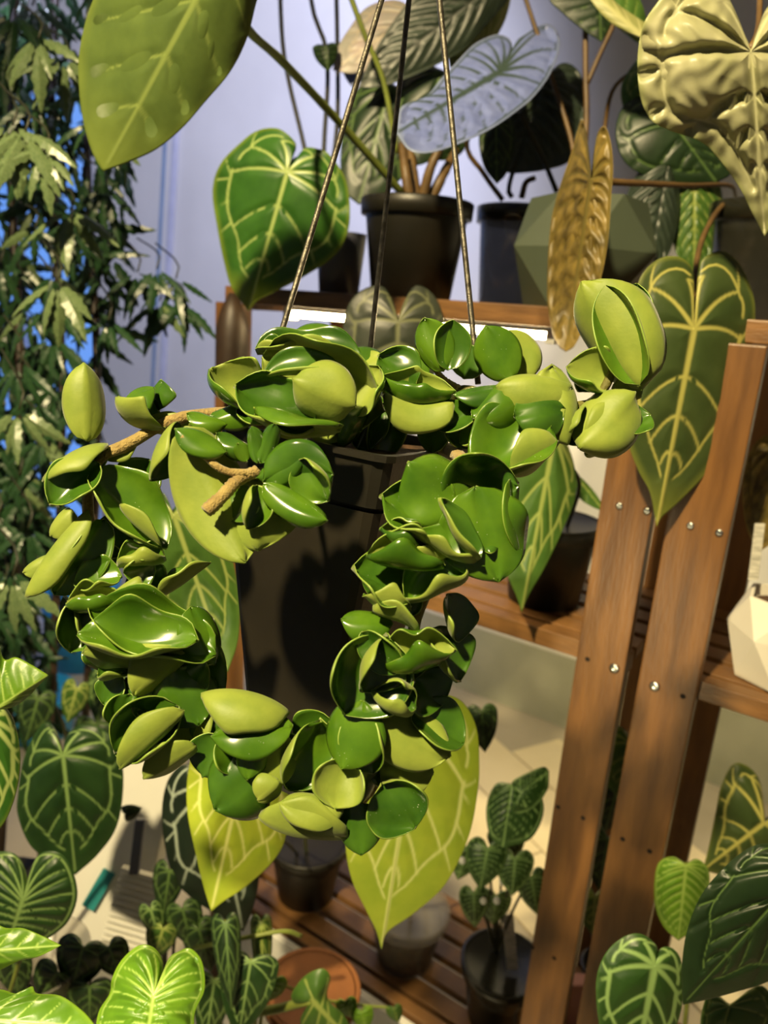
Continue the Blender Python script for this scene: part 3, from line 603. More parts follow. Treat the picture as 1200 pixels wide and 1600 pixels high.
HL = [
 # left arm, top
 ((136,686),(131,572),60,(-.6,0,-1),50,14,0,.432,0,T_),
 ((256,668),(186,622),92,(.1,1,.1),60,50,0,.437,.005,T_),
 ((240,606),(192,634),70,(-.1,.8,.6),-50,-50,0,.434,.004,T_),
 ((248,640),(252,596),60,(-.6,.5,.6),-40,-50,0,.442,0,T_),
 ((300,668),(225,668),40,(0,.6,-.6),50,0,0,.445,0,T_),
 ((166,700),(72,752),92,(.45,-.9,.15),75,40,0,.428,.01,T_),
 ((152,725),(80,785),78,(.35,.75,.75),55,25,0,.420,.01,T_),
 ((146,738),(256,852),104,(.6,.45,.7),62,15,.1,.425,-.005,T_),
 ((190,790),(250,850),40,(.8,.6,-.4),50,0,0,.418,-.003,T_),
 ((136,802),(46,928),66,(.8,-.3,-.6),75,12,0,.420,.012,T_),
 ((162,815),(88,925),66,(.55,-.4,.75),58,-15,0,.428,.008,T_),
 ((92,866),(38,894),44,(.2,-.6,-.8),75,0,0,.430,.005,T_),
 ((112,798),(80,836),46,(.2,-.4,-.9),50,0,0,.433,0,T_),
 ((256,872),(186,880),76,(0,.85,.55),112,10,.1,.424,.004,T_),
 ((240,880),(195,895),50,(0,-.6,.8),60,10,.1,.422,.004,T_),
 ((250,930),(326,880),56,(.3,.8,-.1),45,-10,.1,.422,-.006,T_),
 ((200,905),(255,930),70,(.2,.3,.9),45,0,.1,.433,-.006,K_),
 ((188,900),(118,912),70,(-.1,.7,.7),60,15,.1,.424,.008,T_),
 ((218,905),(165,940),58,(.3,-.9,-.5),120,0,0,.414,.006,T_),
 ((190,945),(106,945),80,(0,.8,.6),115,12,.1,.414,.006,T_),
 ((142,930),(112,1016),92,(.55,.3,.8),75,30,0,.420,.004,T_),
 ((100,935),(126,1012),60,(-.8,.3,.5),30,20,0,.424,.004,T_),
 ((165,712),(215,690),44,(.1,-.8,-.4),50,0,0,.440,0,T_),
 ((278,662),(238,748),72,(.95,-.05,.25),68,20,0,.425,.004,T_),
 ((205,770),(232,720),60,(.4,.5,.8),30,10,0,.445,0,K_),
 ((150,820),(200,860),70,(.3,.2,.9),40,10,0,.445,0,K_),
 ((140,860),(170,905),70,(.2,.1,.9),40,10,0,.445,0,K_),
 # front cluster
 ((292,672),(380,872),98,(-.35,0,-1),26,-24,0,.385,.004,T_),
 ((352,706),(276,672),56,(-.1,.75,.7),-55,-25,0,.382,.004,T_),
 ((352,664),(294,648),52,(0,.7,.7),-70,-30,0,.42,.004,T_),
 ((396,706),(340,680),54,(0,.7,.75),-75,-30,0,.392,.004,T_),
 ((402,722),(394,668),36,(-.1,.1,1),-70,0,0,.384,.003,T_),
 ((408,722),(429,664),38,(.1,.1,1),-70,0,0,.383,.003,T_),
 ((385,720),(372,694),28,(0,.3,1),-60,0,0,.386,.003,T_),
 ((404,746),(480,692),74,(-.3,.75,.6),-75,-20,0,.386,.004,T_),
 ((414,752),(516,742),100,(.35,-.25,.9),-32,15,.12,.382,.006,T_),
 ((470,720),(512,780),70,(-.6,-.1,.7),55,10,0,.379,.002,T_),
 ((414,758),(508,812),66,(.2,.5,.85),-70,-10,0,.378,.006,T_),
 ((402,760),(388,824),60,(.7,0,.75),85,15,0,.380,.004,T_),
 ((398,765),(362,812),56,(-.4,.1,.9),30,10,0,.388,.003,T_),
 ((396,750),(404,856),112,(.05,.4,-1),30,20,0,.392,.008,T_),
 ((360,740),(352,848),80,(0,.2,-1),40,10,0,.395,.004,T_),
 # crown, left of the pot mouth
 ((404,640),(332,578),112,(.55,.15,.75),85,30,0,.435,.004,T_),
 ((330,650),(405,625),60,(0,.6,.8),-60,0,0,.432,0,T_),
 ((415,560),(592,640),170,(.05,-.55,.85),55,25,.12,.446,.004,T_),
 ((405,548),(560,560),76,(0,.8,.6),70,-20,.15,.452,0,T_),
 ((552,634),(462,594),100,(.1,.15,-1),55,20,0,.415,.006,T_),
 ((488,668),(372,604),112,(.3,.25,.9),72,25,.1,.418,.004,T_),
 ((530,668),(402,642),100,(0,.85,-.1),-55,-25,0,.408,.004,T_),
 ((530,590),(414,592),66,(0,.7,.6),65,-40,0,.428,.002,T_),
 ((556,650),(590,575),100,(-.7,-.1,.7),55,15,0,.438,.002,T_),
 ((545,545),(452,532),76,(0,.2,.95),-40,-25,0,.475,0,T_),
 ((470,545),(520,512),50,(0,.6,.6),-50,-30,0,.478,0,T_),
 ((452,552),(404,544),46,(0,.9,.4),80,0,0,.45,0,T_),
 ((574,640),(525,702),100,(-.3,.75,.55),118,15,0,.45,.004,T_),
 ((612,590),(540,552),80,(0,.5,.85),-40,-30,0,.482,0,T_),
 ((600,560),(560,590),70,(0,-.3,-.8),40,0,0,.48,0,T_),
 ((560,700),(585,615),60,(.5,.2,.8),50,0,0,.47,0,K_),
 ((590,715),(610,630),64,(.3,.2,.9),60,0,0,.475,0,K_),
 ((420,655),(372,640),50,(0,.5,.8),50,0,0,.43,0,T_),
 ((350,625),(380,560),60,(-.5,.4,.6),30,20,0,.45,0,K_),
 # crown, right of the middle wire
 ((708,610),(600,588),108,(-.05,.75,.5),95,85,0,.445,.004,T_),
 ((706,632),(604,618),78,(0,-.7,-.55),70,-40,0,.438,.004,T_),
 ((648,600),(594,556),74,(.1,.3,.95),45,20,0,.452,0,T_),
 ((692,578),(664,500),56,(-.4,.1,.95),-38,-15,0,.446,.003,T_),
 ((700,576),(708,503),56,(.25,.05,1),45,20,0,.444,.003,T_),
 ((662,600),(628,545),40,(.2,.4,.8),30,0,0,.47,0,T_),
 ((725,590),(735,540),50,(.2,.3,.9),30,0,0,.47,0,T_),
 ((796,592),(760,512),66,(-.3,.25,.9),-35,-15,0,.455,.002,T_),
 ((830,588),(782,522),74,(.2,-.3,-.9),35,0,0,.466,0,T_),
 ((790,604),(712,616),58,(0,.8,.6),-60,-15,0,.440,.002,T_),
 ((742,640),(688,670),52,(0,.6,.75),35,-10,0,.445,.003,T_),
 ((820,600),(742,652),84,(-.1,.4,.9),-60,-25,0,.436,.004,T_),
 ((890,604),(780,606),92,(-.1,-.55,-.75),70,25,0,.438,.004,T_),
 ((862,575),(884,690),96,(-.4,0,-.9),65,25,0,.440,.004,T_),
 ((880,640),(806,650),86,(-.1,.3,.95),-45,-25,0,.430,.004,T_),
 ((858,668),(738,726),124,(-.1,.55,.8),48,25,0,.428,.006,T_),
 ((868,690),(800,738),80,(.2,.7,-.5),50,20,0,.424,.004,T_),
 ((750,682),(720,692),40,(0,.7,.6),50,0,0,.445,0,T_),
 ((694,648),(672,706),50,(-.4,.2,.8),30,0,0,.47,0,K_),
 ((715,650),(735,700),60,(.2,.2,.9),30,0,0,.455,0,K_),
 ((780,640),(800,690),80,(.2,.2,.9),30,0,0,.447,0,K_),
 # right tip
 ((1002,602),(914,446),136,(.6,.35,-.75),62,10,0,.444,.002,T_),
 ((998,596),(948,452),84,(-.5,-.1,.8),72,10,0,.440,.002,T_),
 ((965,520),(994,446),70,(-.4,-.2,.9),40,40,0,.446,0,T_),
 ((948,604),(888,574),92,(.35,.25,.9),75,15,0,.450,.002,T_),
 ((960,600),(1000,620),40,(0,.6,-.6),50,0,0,.452,0,T_),
 ((988,618),(908,698),108,(.1,-.3,-1),58,20,0,.436,.004,T_),
 ((916,640),(882,690),68,(.6,0,.75),85,10,0,.442,.002,T_),
 ((984,652),(916,708),90,(.1,.75,-.5),45,10,0,.442,.002,K_),
 ((975,668),(1014,648),56,(.1,.6,.7),30,0,0,.440,0,T_),
 ((930,560),(905,610),50,(.3,.1,.9),50,0,0,.458,0,T_),
 # right strand, glossy rosette
 ((730,800),(640,726),124,(-.2,.55,.85),-42,-20,.1,.398,.006,T_),
 ((690,790),(806,760),150,(-.3,-.25,.9),52,20,.15,.402,.004,T_),
 ((744,764),(778,904),128,(.15,.2,1),-24,-10,.22,.388,.004,T_),
 ((798,752),(814,862),60,(.9,0,.35),-30,0,0,.395,0,T_),
 ((748,870),(690,782),60,(.75,.35,.4),55,20,0,.378,.004,T_),
 ((706,838),(600,776),124,(.2,.6,.7),50,20,.15,.396,.006,T_),
 ((742,876),(652,834),76,(0,.9,.35),65,15,.15,.384,.004,T_),
 ((700,800),(760,870),110,(.1,.1,1),30,0,.1,.404,0,K_),
 ((656,852),(598,826),90,(0,.6,.75),120,25,0,.386,.003,T_),
 ((640,870),(706,862),54,(0,.8,-.35),55,20,.15,.384,0,T_),
 ((692,884),(578,868),120,(0,.75,.6),118,12,.1,.382,.004,T_),
 ((726,886),(636,935),116,(.1,.7,.65),100,15,.1,.386,.004,T_),
 ((644,930),(556,886),104,(.2,.7,.65),42,10,.1,.390,.004,K_),
 ((640,950),(570,930),60,(.1,.9,-.3),50,20,.1,.384,.003,T_),
 ((612,974),(536,968),72,(0,.65,.75),-65,-20,0,.388,.003,T_),
 ((650,985),(586,950),56,(0,.8,-.2),40,-20,0,.382,.003,T_),
 ((598,1034),(708,1016),124,(0,.7,.65),118,30,.12,.380,.003,T_),
 ((604,996),(542,1112),144,(.45,.35,.8),62,20,0,.382,.004,T_),
 ((608,1000),(566,1078),88,(.75,.15,.6),62,20,0,.376,.003,T_),
 ((566,990),(624,1048),50,(-.6,.3,.7),40,0,0,.374,0,T_),
 ((648,1106),(586,1080),104,(0,.55,.8),122,30,0,.378,.003,T_),
 ((676,985),(716,1062),96,(.8,.2,.45),40,0,0,.394,0,K_),
 ((700,930),(716,1000),80,(.7,.3,.5),40,0,0,.398,0,K_),
 ((652,1062),(690,1100),80,(.4,.3,.8),30,0,0,.396,0,K_),
 ((566,1098),(534,1198),92,(-.45,0,.9),-32,-15,0,.380,.003,T_),
 ((560,1110),(582,1205),74,(-.3,0,.9),60,10,0,.384,.002,T_),
 ((584,1118),(698,1180),90,(.1,-.45,-.9),38,10,0,.386,0,T_),
 ((646,1112),(722,1160),76,(.25,.65,.65),40,-10,0,.392,0,K_),
 ((542,1186),(524,1260),90,(-.1,.25,.95),62,15,0,.384,.003,T_),
 ((572,1190),(562,1256),70,(.5,.1,.8),-40,0,0,.390,0,K_),
 ((596,1200),(674,1208),74,(.1,-.4,-.8),50,0,0,.394,0,K_),
 ((598,1226),(646,1292),100,(.05,-.15,1),52,15,0,.388,.002,T_),
 ((556,1256),(564,1334),70,(-.1,.1,1),-45,-10,0,.388,.002,K_),
 ((600,1150),(640,1215),90,(.2,.1,.9),30,0,0,.404,0,K_),
 ((630,900),(600,950),90,(-.2,.1,.9),30,0,0,.404,0,K_),
 ((650,1000),(670,1060),90,(.2,.1,.9),30,0,0,.404,0,K_),
 # joining bottom
 ((540,1306),(412,1272),104,(.1,.75,-.65),50,25,0,.390,.004,T_),
 ((532,1270),(440,1256),60,(0,-.7,-.5),55,15,0,.384,.003,T_),
 ((500,1128),(452,1230),104,(.65,.15,.7),62,20,0,.394,.003,T_),
 ((520,1130),(470,1170),80,(0,.3,.9),40,0,0,.406,0,K_),
 ((446,1116),(320,1090),110,(0,-.95,-.1),75,35,0,.392,.006,T_),
 ((454,1134),(334,1150),84,(0,.8,.55),-45,-30,.1,.388,.006,T_),
 ((396,1140),(386,1216),62,(-.1,.25,1),-60,-20,0,.386,.004,T_),
 ((350,1150),(374,1204),56,(.5,-.1,.8),45,0,0,.392,0,T_),
 ((428,1148),(440,1224),58,(-.3,-.2,-.9),45,0,0,.390,.003,T_),
 ((404,1206),(338,1264),110,(0,.05,1),-42,-15,0,.388,.003,K_),
 ((434,1220),(404,1250),46,(-.2,.3,-.9),40,0,0,.384,.003,T_),
 ((340,1150),(318,1212),60,(-.4,.1,.9),40,0,0,.402,0,K_),
 ((410,1160),(460,1210),80,(.1,.2,.9),40,0,0,.402,0,K_),
 ((470,1220),(520,1262),80,(.1,.2,.9),40,0,0,.404,0,K_),
 ((360,1120),(330,1180),80,(-.2,.2,.9),40,0,0,.41,0,K_),
 # left arm, lower ruffles
 ((304,1000),(128,990),108,(0,.72,.72),72,25,.22,.398,.006,T_),
 ((332,1020),(146,952),110,(0,.62,.75),62,15,.22,.408,.006,T_),
 ((218,1034),(133,1020),66,(0,.5,-.85),40,0,.1,.404,.003,T_),
 ((284,1020),(212,1084),76,(-.2,.6,-.75),50,-10,.1,.402,.004,T_),
 ((290,1030),(200,1030),80,(0,.1,.9),30,0,0,.418,0,K_),
 ((300,950),(334,1036),70,(.6,.3,.6),-40,-20,0,.410,0,T_),
 ((205,1045),(155,1055),60,(0,.7,.6),80,0,0,.410,.002,K_),
 ((190,1060),(162,1098),46,(-.3,.1,.9),40,0,0,.412,0,T_),
 ((202,1086),(186,1136),58,(.3,.1,.9),52,10,0,.406,.002,T_),
 ((276,1106),(184,1176),120,(.3,.5,.75),82,20,0,.402,.005,T_),
 ((284,1112),(190,1198),66,(-.45,.55,-.55),55,0,0,.392,.006,T_),
 ((304,1166),(227,1214),56,(-.2,.6,-.75),35,0,0,.396,.004,T_),
 ((262,1100),(300,1180),90,(.3,.1,-.9),30,0,0,.41,0,K_),
 ((270,1050),(310,1130),90,(.3,.1,.9),-30,0,0,.405,0,K_),
 ((220,1020),(340,1100),130,(.3,.2,.9),30,0,.1,.42,0,K_),
 ((240,1040),(300,1110),110,(.1,.2,.9),30,0,.1,.41,0,K_),
 ((180,960),(220,1040),110,(.1,.2,.9),30,0,.1,.428,0,K_),
 ((200,1060),(260,1120),110,(.1,.2,.9),30,0,.1,.418,0,K_),
]
SWAP = {(404, 640), (415, 560), (574, 640), (656, 852), (692, 884), (598, 1034), (542, 1186), (948, 604), (708, 610), (556, 650), (190, 945), (584, 1118)} - {(584, 1118)}
for b, t, wd, up, fo, be, wa, d, dz, M in HL:
    sw = b in SWAP
    fo2 = np.clip(fo*1.3, -95, 165); wa2 = wa*1.1+.07 if fo > 0 else wa
    b = np.array(b, float); t = np.array(t, float); m_ = (b+t)/2; b = m_+(b-m_)*1.06; t = m_+(t-m_)*1.08
    M = M or random.choice((hoya_top, hoya_top, hoya_dark))
    curl_leaf(b, t, wd*1.3, up, fo2, be*1.4, wa2, d, dz, M, thick=.0021, swap=sw)

# ------------------------------------------------------------------ plants on the upper shelf
def shelfpos(x, d, z):
    q = at(x, 480, d); q[2] = z; return q
ZT = ZU+.0005
# black round pot with the dull big leaf and dark rosette
b = shelfpos(640, 1.13, ZT)
p = thing('potted_anthurium', 'round black pot on upper shelf with brown stems and dark broad leaves', 'potted plant', b)
pot(p, b, .060, .078, .136, blackpot)
PQ = {}
def pet(parent, pts, r, M=petm, n=20):
    P = [at(*q) for q in pts]
    if parent.name in PQ and pts[-1][1] >= 1490: P[-1] = PQ[parent.name]
    return tube('petiole', P, np.atleast_1d(np.asarray(r, float))*pts[0][2]/FPX, M, parent, n=n, knob=.05)
for pts in ([(640, 312, 1.12), (634, 270, 1.11), (628, 225, 1.12)], [(660, 312, 1.12), (672, 265, 1.1), (690, 225, 1.09)], [(672, 314, 1.13), (690, 278, 1.12), (712, 235, 1.14)], [(650, 310, 1.14), (646, 270, 1.15), (640, 230, 1.16)]):
    pet(p, pts, (9, 6), petb)
pet(p, [(632, 306, 1.12), (520, 180, .98), (440, 95, .86), (380, 35, .76), (350, -80, .66), (400, -150, .6)], (6, 4.5), petm, 30)
pet(p, [(620, 240, 1.12), (600, 130, 1.08), (570, 55, 1.05), (535, -40, 1.02)], (4, 4), petm)
leaf(p, V['bigdull'], (392, -160), (161, 268), [(330, -190), (230, -150), (165, -40), (138, 20), (124, 80), (123, 130), (130, 190), (145, 240)], [(440, -180), (450, -100), (418, -40), (402, 0), (386, 60), (360, 112), (320, 160), (285, 200), (245, 233), (200, 254)], .60, (-.02, .02), .02, .003, -.01, style='simple', tint=.5, vw=5, label='large dull green leaf hanging tip down')
leaf(p, V['night'], (610, 130), (560, 320), [(580, 120), (548, 150), (536, 200), (532, 260), (540, 300)], [(640, 150), (655, 200), (640, 260), (600, 305)], 1.18, (0, .0), .02, .003)
leaf(p, V['night'], (690, 110), (640, 260), [(660, 100), (625, 130), (610, 180), (618, 230)], [(730, 130), (735, 180), (700, 230), (665, 255)], 1.16, (0, 0), .02, .003)
leaf(p, V['quiltdark'], (792, -40), (560, 138), [(760, -60), (700, -40), (650, -10), (610, 40), (580, 90)], [(800, -10), (760, 40), (720, 80), (660, 112), (600, 135)], 1.10, (0, .02), .01, .006, style='feather')
leaf(p, V['yellowish'], (790, -40), (716, 130), [(750, -40), (715, 0), (700, 50), (702, 100)], [(800, -20), (790, 30), (765, 75), (735, 115)], 1.14, (0, 0), .02, .003)
leaf(p, V['pinklit'], (650, 20), (520, 110), [(620, 0), (575, 10), (545, 45), (525, 80)], [(660, 45), (635, 80), (590, 105), (550, 115)], 1.17, (0, 0), .01, .004)
leaf(p, V['silver'], (610, 110), (530, 100), [(590, 90), (560, 75), (540, 82)], [(600, 135), (570, 150), (545, 130)], 1.19, (0, 0), .01, .004, style='simple')
hleaf(p, V['night'], (508, 72), (513, 112), 40, 1.15, lobe=.1, dome=.01, style='simple')
hleaf(p, V['night'], (700, 205), (590, 215), 90, 1.17, dome=.02)
# translucent dark pot with silver leaves
b = shelfpos(795, 1.21, ZT)
p = thing('silver_leaf_plant', 'smoky plastic pot behind the faceted planter holding silvery leaves, violet light in their colour', 'potted plant', b)
pot(p, b, .05, .062, .148, smoke_cup, rim=True)
leaf(p, V['silver'], (786, 109), (619, 208), [(800, 80), (797, 62), (782, 54), (765, 57), (740, 70), (718, 92), (690, 122), (668, 148), (640, 160), (624, 172)], [(806, 66), (820, 54), (847, 38), (864, 41), (875, 62), (872, 85), (858, 119), (835, 150), (815, 168), (770, 200), (720, 224), (672, 239), (640, 235)], .98, (.03, -.12), .012, .009, style='feather', vw=4.8, label='silvery leaf facing up, violet light in its colour')
leaf(p, V['quiltdark'], (850, 120), (800, 272), [(830, 100), (790, 150), (772, 215), (782, 262)], [(880, 98), (905, 112), (915, 150), (912, 200), (892, 250), (850, 266)], 1.16, (.02, 0), .02, .010, style='feather', vw=2.4)
leaf(p, V['night'], (775, 190), (776, 288), [(760, 180), (748, 215), (756, 260)], [(800, 185), (806, 225), (792, 270)], 1.12, (0, 0), .01, .003)
pet(p, [(785, 312, 1.17), (755, 270, 1.14), (730, 220, 1.1), (786, 112, .99)], (4, 3), petb)
pet(p, [(800, 308, 1.17), (798, 280, 1.17), (850, 122, 1.165)], (4, 3), petd)
pet(p, [(870, 300, 1.16), (845, 240, 1.14), (812, 175, 1.1)], (4, 3), petd)
pet(p, [(815, 308, 1.17), (822, 285, 1.15), (836, 278, 1.14)], (5, 4), petb)
# faceted grey-green planter
b = shelfpos(898, 1.02, ZT)
p = thing('bronze_leaf_plant', 'grey-green faceted planter with long reddish stems and a narrow bronze leaf', 'potted plant', b)
facet_pot(p, b, .070, .104, .076, .074, .140, greypot, 6, .35)
pet(p, [(905, 320, 1.08), (916, 200, 1.06), (915, 110, 1.05), (914, -30, 1.04)], (5, 4), petb)
pet(p, [(918, 130, 1.05), (935, 90, 1.04), (962, 30, 1.02), (975, -20, 1.0)], (4, 3.4), petb)
pet(p, [(900, 310, 1.08), (895, 230, 1.08), (865, 130, 1.08), (815, -20, 1.06)], (4, 3.4), petb)
pet(p, [(935, 310, 1.08), (945, 200, 1.06), (958, 140, 1.03), (990, 110, 1.02)], (4, 3), petb)
leaf(p, V['night'], (935, -30), (940, 66), [(890, -40), (858, -5), (880, 22), (912, 48)], [(955, -30), (962, 10), (952, 45)], 1.02, (0, 0), .01, .002, style='simple')
leaf(p, V['brown'], (924, 274), (884, 550), [(921, 240), (916, 205), (909, 186), (902, 205), (893, 238), (870, 307), (859, 364), (855, 460), (862, 515), (872, 540)], [(928, 235), (935, 205), (946, 198), (955, 225), (958, 262), (955, 307), (949, 383), (935, 450), (915, 505), (898, 540)], .80, (-.10, .0), -.005, .007, -.03, style='feather', vw=3, tint=.4, label='narrow bronze leaf seen nearly edge on')
pet(p, [(924, 274, .80), (945, 283, .81), (1010, 287, .84), (1080, 290, .88), (1140, 290, .95), (1150, 310, 1.0)], (6, 3.4), petb)
# right stand, upper shelf: dark pot with the pale quilted leaf and the big olive leaf
b = shelfpos(1172, .98, ZT)
p = thing('potted_anthurium', 'dark brown nursery pot on right stand with a huge pale puckered leaf', 'potted plant', b)
pot(p, b, .052, .066, .144, smoke_cup)
leaf(p, V['gold'], (1173, 75), (1195, 370), [(1164, 55), (1150, 20), (1128, -18), (1090, -35), (1050, -22), (1024, 8), (1004, 42), (996, 96), (1001, 153), (1018, 188), (1047, 204), (1096, 222), (1123, 249), (1154, 291), (1175, 332)], [(1182, 50), (1200, 10), (1240, -20), (1290, 0), (1322, 60), (1325, 120), (1300, 175), (1262, 210), (1240, 245), (1222, 300), (1208, 345)], .60, (.01, .02), .022, .010, style='anth', vw=3.2, pucker=.0011, tint=.8, label='huge pale golden puckered leaf')
pet(p, [(1173, 75, .603), (1185, 40, .64), (1192, -60, .72), (1215, 60, .88), (1180, 320, .98)], (5, 5), petb, 30)
leaf(p, V['dim'], (1086, 507), (1026, 824), [(1084, 475), (1083, 425), (1067, 404), (1040, 401), (1013, 417), (996, 445), (988, 490), (984, 545), (981, 610), (979, 680), (996, 732), (1015, 768), (1022, 800)], [(1088, 470), (1092, 418), (1107, 398), (1130, 393), (1153, 409), (1172, 446), (1180, 488), (1171, 563), (1154, 628), (1133, 697), (1100, 744), (1057, 788), (1034, 808)], .745, (.01, .015), .015, .0025, vw=4.2, tint=.8, label='big olive heart leaf with yellow veins')
pet(p, [(1086, 506, .748), (1083, 470, .78), (1095, 380, .86), (1130, 320, .93), (1165, 318, .98)], (5, 5), petb)
leaf(p, V['night'], (1050, 190), (1120, 285), [(1020, 150), (975, 165), (962, 215), (985, 262), (1050, 285)], [(1070, 150), (1110, 180), (1140, 230), (1142, 270)], .99, (0, 0), .02, .003)
leaf(p, V['quiltdark'], (1045, 250), (1010, 430), [(1020, 245), (985, 290), (972, 350), (985, 410)], [(1060, 270), (1062, 330), (1048, 390), (1025, 425)], 1.0, (0, 0), .02, .006, style='feather')
leaf(p, V['mid'], (1085, 250), (1085, 430), [(1060, 250), (1048, 310), (1052, 380), (1070, 420)], [(1115, 260), (1130, 320), (1120, 380), (1100, 420)], 1.02, (0, 0), .02, .006, style='feather')
leaf(p, V['mid'], (1000, 70), (930, -40), [(985, 60), (950, 30), (925, 0)], [(1010, 40), (1000, 0), (965, -40)], .9, (0, 0), .01, .002, style='simple')
leaf(p, V['yellowish'], (1010, 62), (905, -30), [(1000, 60), (960, 40), (930, 10)], [(1012, 40), (970, 10), (935, -20)], .88, (0, 0), .006, .001, style='simple', vw=4)
leaf(p, V['mid'], (1030, 90), (1000, 190), [(1000, 90), (972, 130), (975, 170)], [(1050, 110), (1050, 150), (1030, 180)], 1.0, (0, 0), .02, .003)
# small blue-grey pot with the white-veined leaf
b = shelfpos(528, 1.2, ZT)
p = thing('white_veined_plant', 'small blue-grey pot half hidden behind a green heart leaf with white veins', 'potted plant', b)
pot(p, b, .032, .040, .092, bluegrey, rim=False)
leaf(p, V['crystal'], (450, 264), (388, 486), [(458, 245), (462, 224), (440, 203), (418, 200), (398, 206), (380, 219), (345, 255), (332, 298), (340, 360), (350, 410), (362, 450)], [(464, 245), (477, 231), (495, 232), (514, 241), (540, 280), (547, 330), (541, 370), (520, 402), (472, 434), (425, 458), (402, 470)], .98, (-.02, .02), .02, .003, vw=2.9, tint=.9, wav=.004, label='green heart leaf with white veins')
pet(p, [(450, 264, .985), (470, 250, 1.03), (510, 300, 1.12), (530, 372, 1.2)], (4, 3.4), petd)
# dark cords hanging behind
p = thing('hanger_cords', 'three thin dark cords hanging behind the white-veined leaf', 'cord', at(480, 250, 1.22))
for pts in ([(436, -60, 1.2), (441, 60, 1.2), (452, 130, 1.2), (476, 232, 1.2), (495, 330, 1.2), (500, 420, 1.2)], [(478, -60, 1.21), (490, 20, 1.21), (508, 70, 1.21), (512, 130, 1.21), (506, 235, 1.21), (502, 420, 1.21)], [(524, -60, 1.22), (527, 60, 1.22), (527, 190, 1.22), (515, 300, 1.22), (504, 420, 1.22)]):
    pxtube('cord', pts, (3.6, 3.6), blackcord, p, n=24)
# dark sleeve at the left end of the upper shelf
b = onplane(362, 600, .03)[0]
p = thing('wooden_post_sleeve', 'dark rounded sleeve over the left end post of the shelf', 'post', b)
t = onplane(368, 458, .03)[0]; hgt = np.linalg.norm(t-b)+.0
lathe('sleeve', b+N*.0-Z*.02, [(.012, 0), (.023, .002), (.026, hgt*.4), (.026, hgt*.75), (.019, hgt*.95), (.006, hgt+.02)], darkwood, p, 14)
# round leaf by the tube lamp, its shade put into the colour
b = onz(640, 760, ZM)
p = thing('dark_round_leaf_plant', 'rounded leaf, shade put into its dark colour, with pale radiating veins in front of the tube lamp', 'plant', b)
leaf(p, V['dusk'], (622, 500), (618, 640), [(614, 470), (600, 449), (580, 447), (556, 460), (541, 485), (535, 530), (548, 585), (585, 625)], [(632, 470), (648, 447), (668, 452), (686, 474), (693, 505), (690, 560), (660, 610)], .93, (0, .01), .015, .002, vw=3.2)
pet(p, [(622, 500, .935), (640, 540, .98), (660, 640, 1.05), (655, 740, 1.08), (645, 820, 1.08)], (4, 4), petd)
bp = at(645, 820, 1.17); bp[2] = ZM+.0005; p.location = tuple(bp)
# re-anchor parts after moving the empty
for ch in p.children: ch.matrix_parent_inverse = Matrix.Translation(-Vector(p.location))
pot(p, bp, .045, .055, .10, blackpot)

# ------------------------------------------------------------------ middle shelf
b = onz(848, 935, ZM); 
p = thing('potted_anthurium', 'black pot on middle shelf behind a long pointed leaf with yellow veins', 'potted plant', b)
pot(p, b, .050, .064, .118, blackpot)
leaf(p, V['mid'], (868, 672), (815, 957), [(862, 655), (830, 650), (800, 690), (778, 745), (768, 810), (778, 865), (795, 905), (808, 935)], [(876, 655), (886, 690), (898, 730), (899, 775), (882, 822), (852, 885), (826, 930)], .86, (0, .01), .015, .0025, vw=3.6, tint=.3, label='long pointed leaf with yellow veins')
pet(p, [(868, 672, .866), (885, 720, .9), (905, 760, .96), (880, 840, 1.02)], (4, 3.4), petd)
leaf(p, V['mid'], (898, 742), (945, 800), [(895, 755), (905, 778), (925, 792)], [(910, 748), (930, 770), (942, 790)], 1.0, (0, 0), .004, .001, style='simple')
pet(p, [(925, 838, 1.06), (905, 830, 1.05), (885, 838, 1.03)], (2.5, 2.5), petd)
# white faceted planter on the right stand
b = onz(1215, 1058, ZM-.003)
p = thing('white_planter', 'white faceted planter on the right stand with a plant tag inside', 'planter', b)
dd_ = (b-C)@F
facet_pot(p, b, .052, .066, .054, .058, .100, whitepot, 6, .55)
bevel_box('plant_tag', at(1182, 862, dd_-.01)+Z*.0, norm(R*.25+D*.0)*.006, F*.0006, (U*.98+R*.12)*.034, tagm, p, .0003)
leaf(p, V['brown'], (1215, 690), (1188, 862), [(1195, 680), (1170, 710), (1160, 770), (1168, 830)], [(1240, 690), (1250, 760), (1225, 830)], dd_+.03, (0, 0), .01, .003)
pet(p, [(1215, 690, dd_+.035), (1212, 800, dd_+.03), (1210, 930, dd_)], (4, 4), petd)
q = onz(1150, 1000, ZM)
p = thing('dark_jar', 'dark grey pot standing behind the white faceted planter', 'pot', SN(-.30, -.2, ZM))
pot(p, SN(-.235, -.19, ZM-.003), .040, .05, .125, bluegrey)

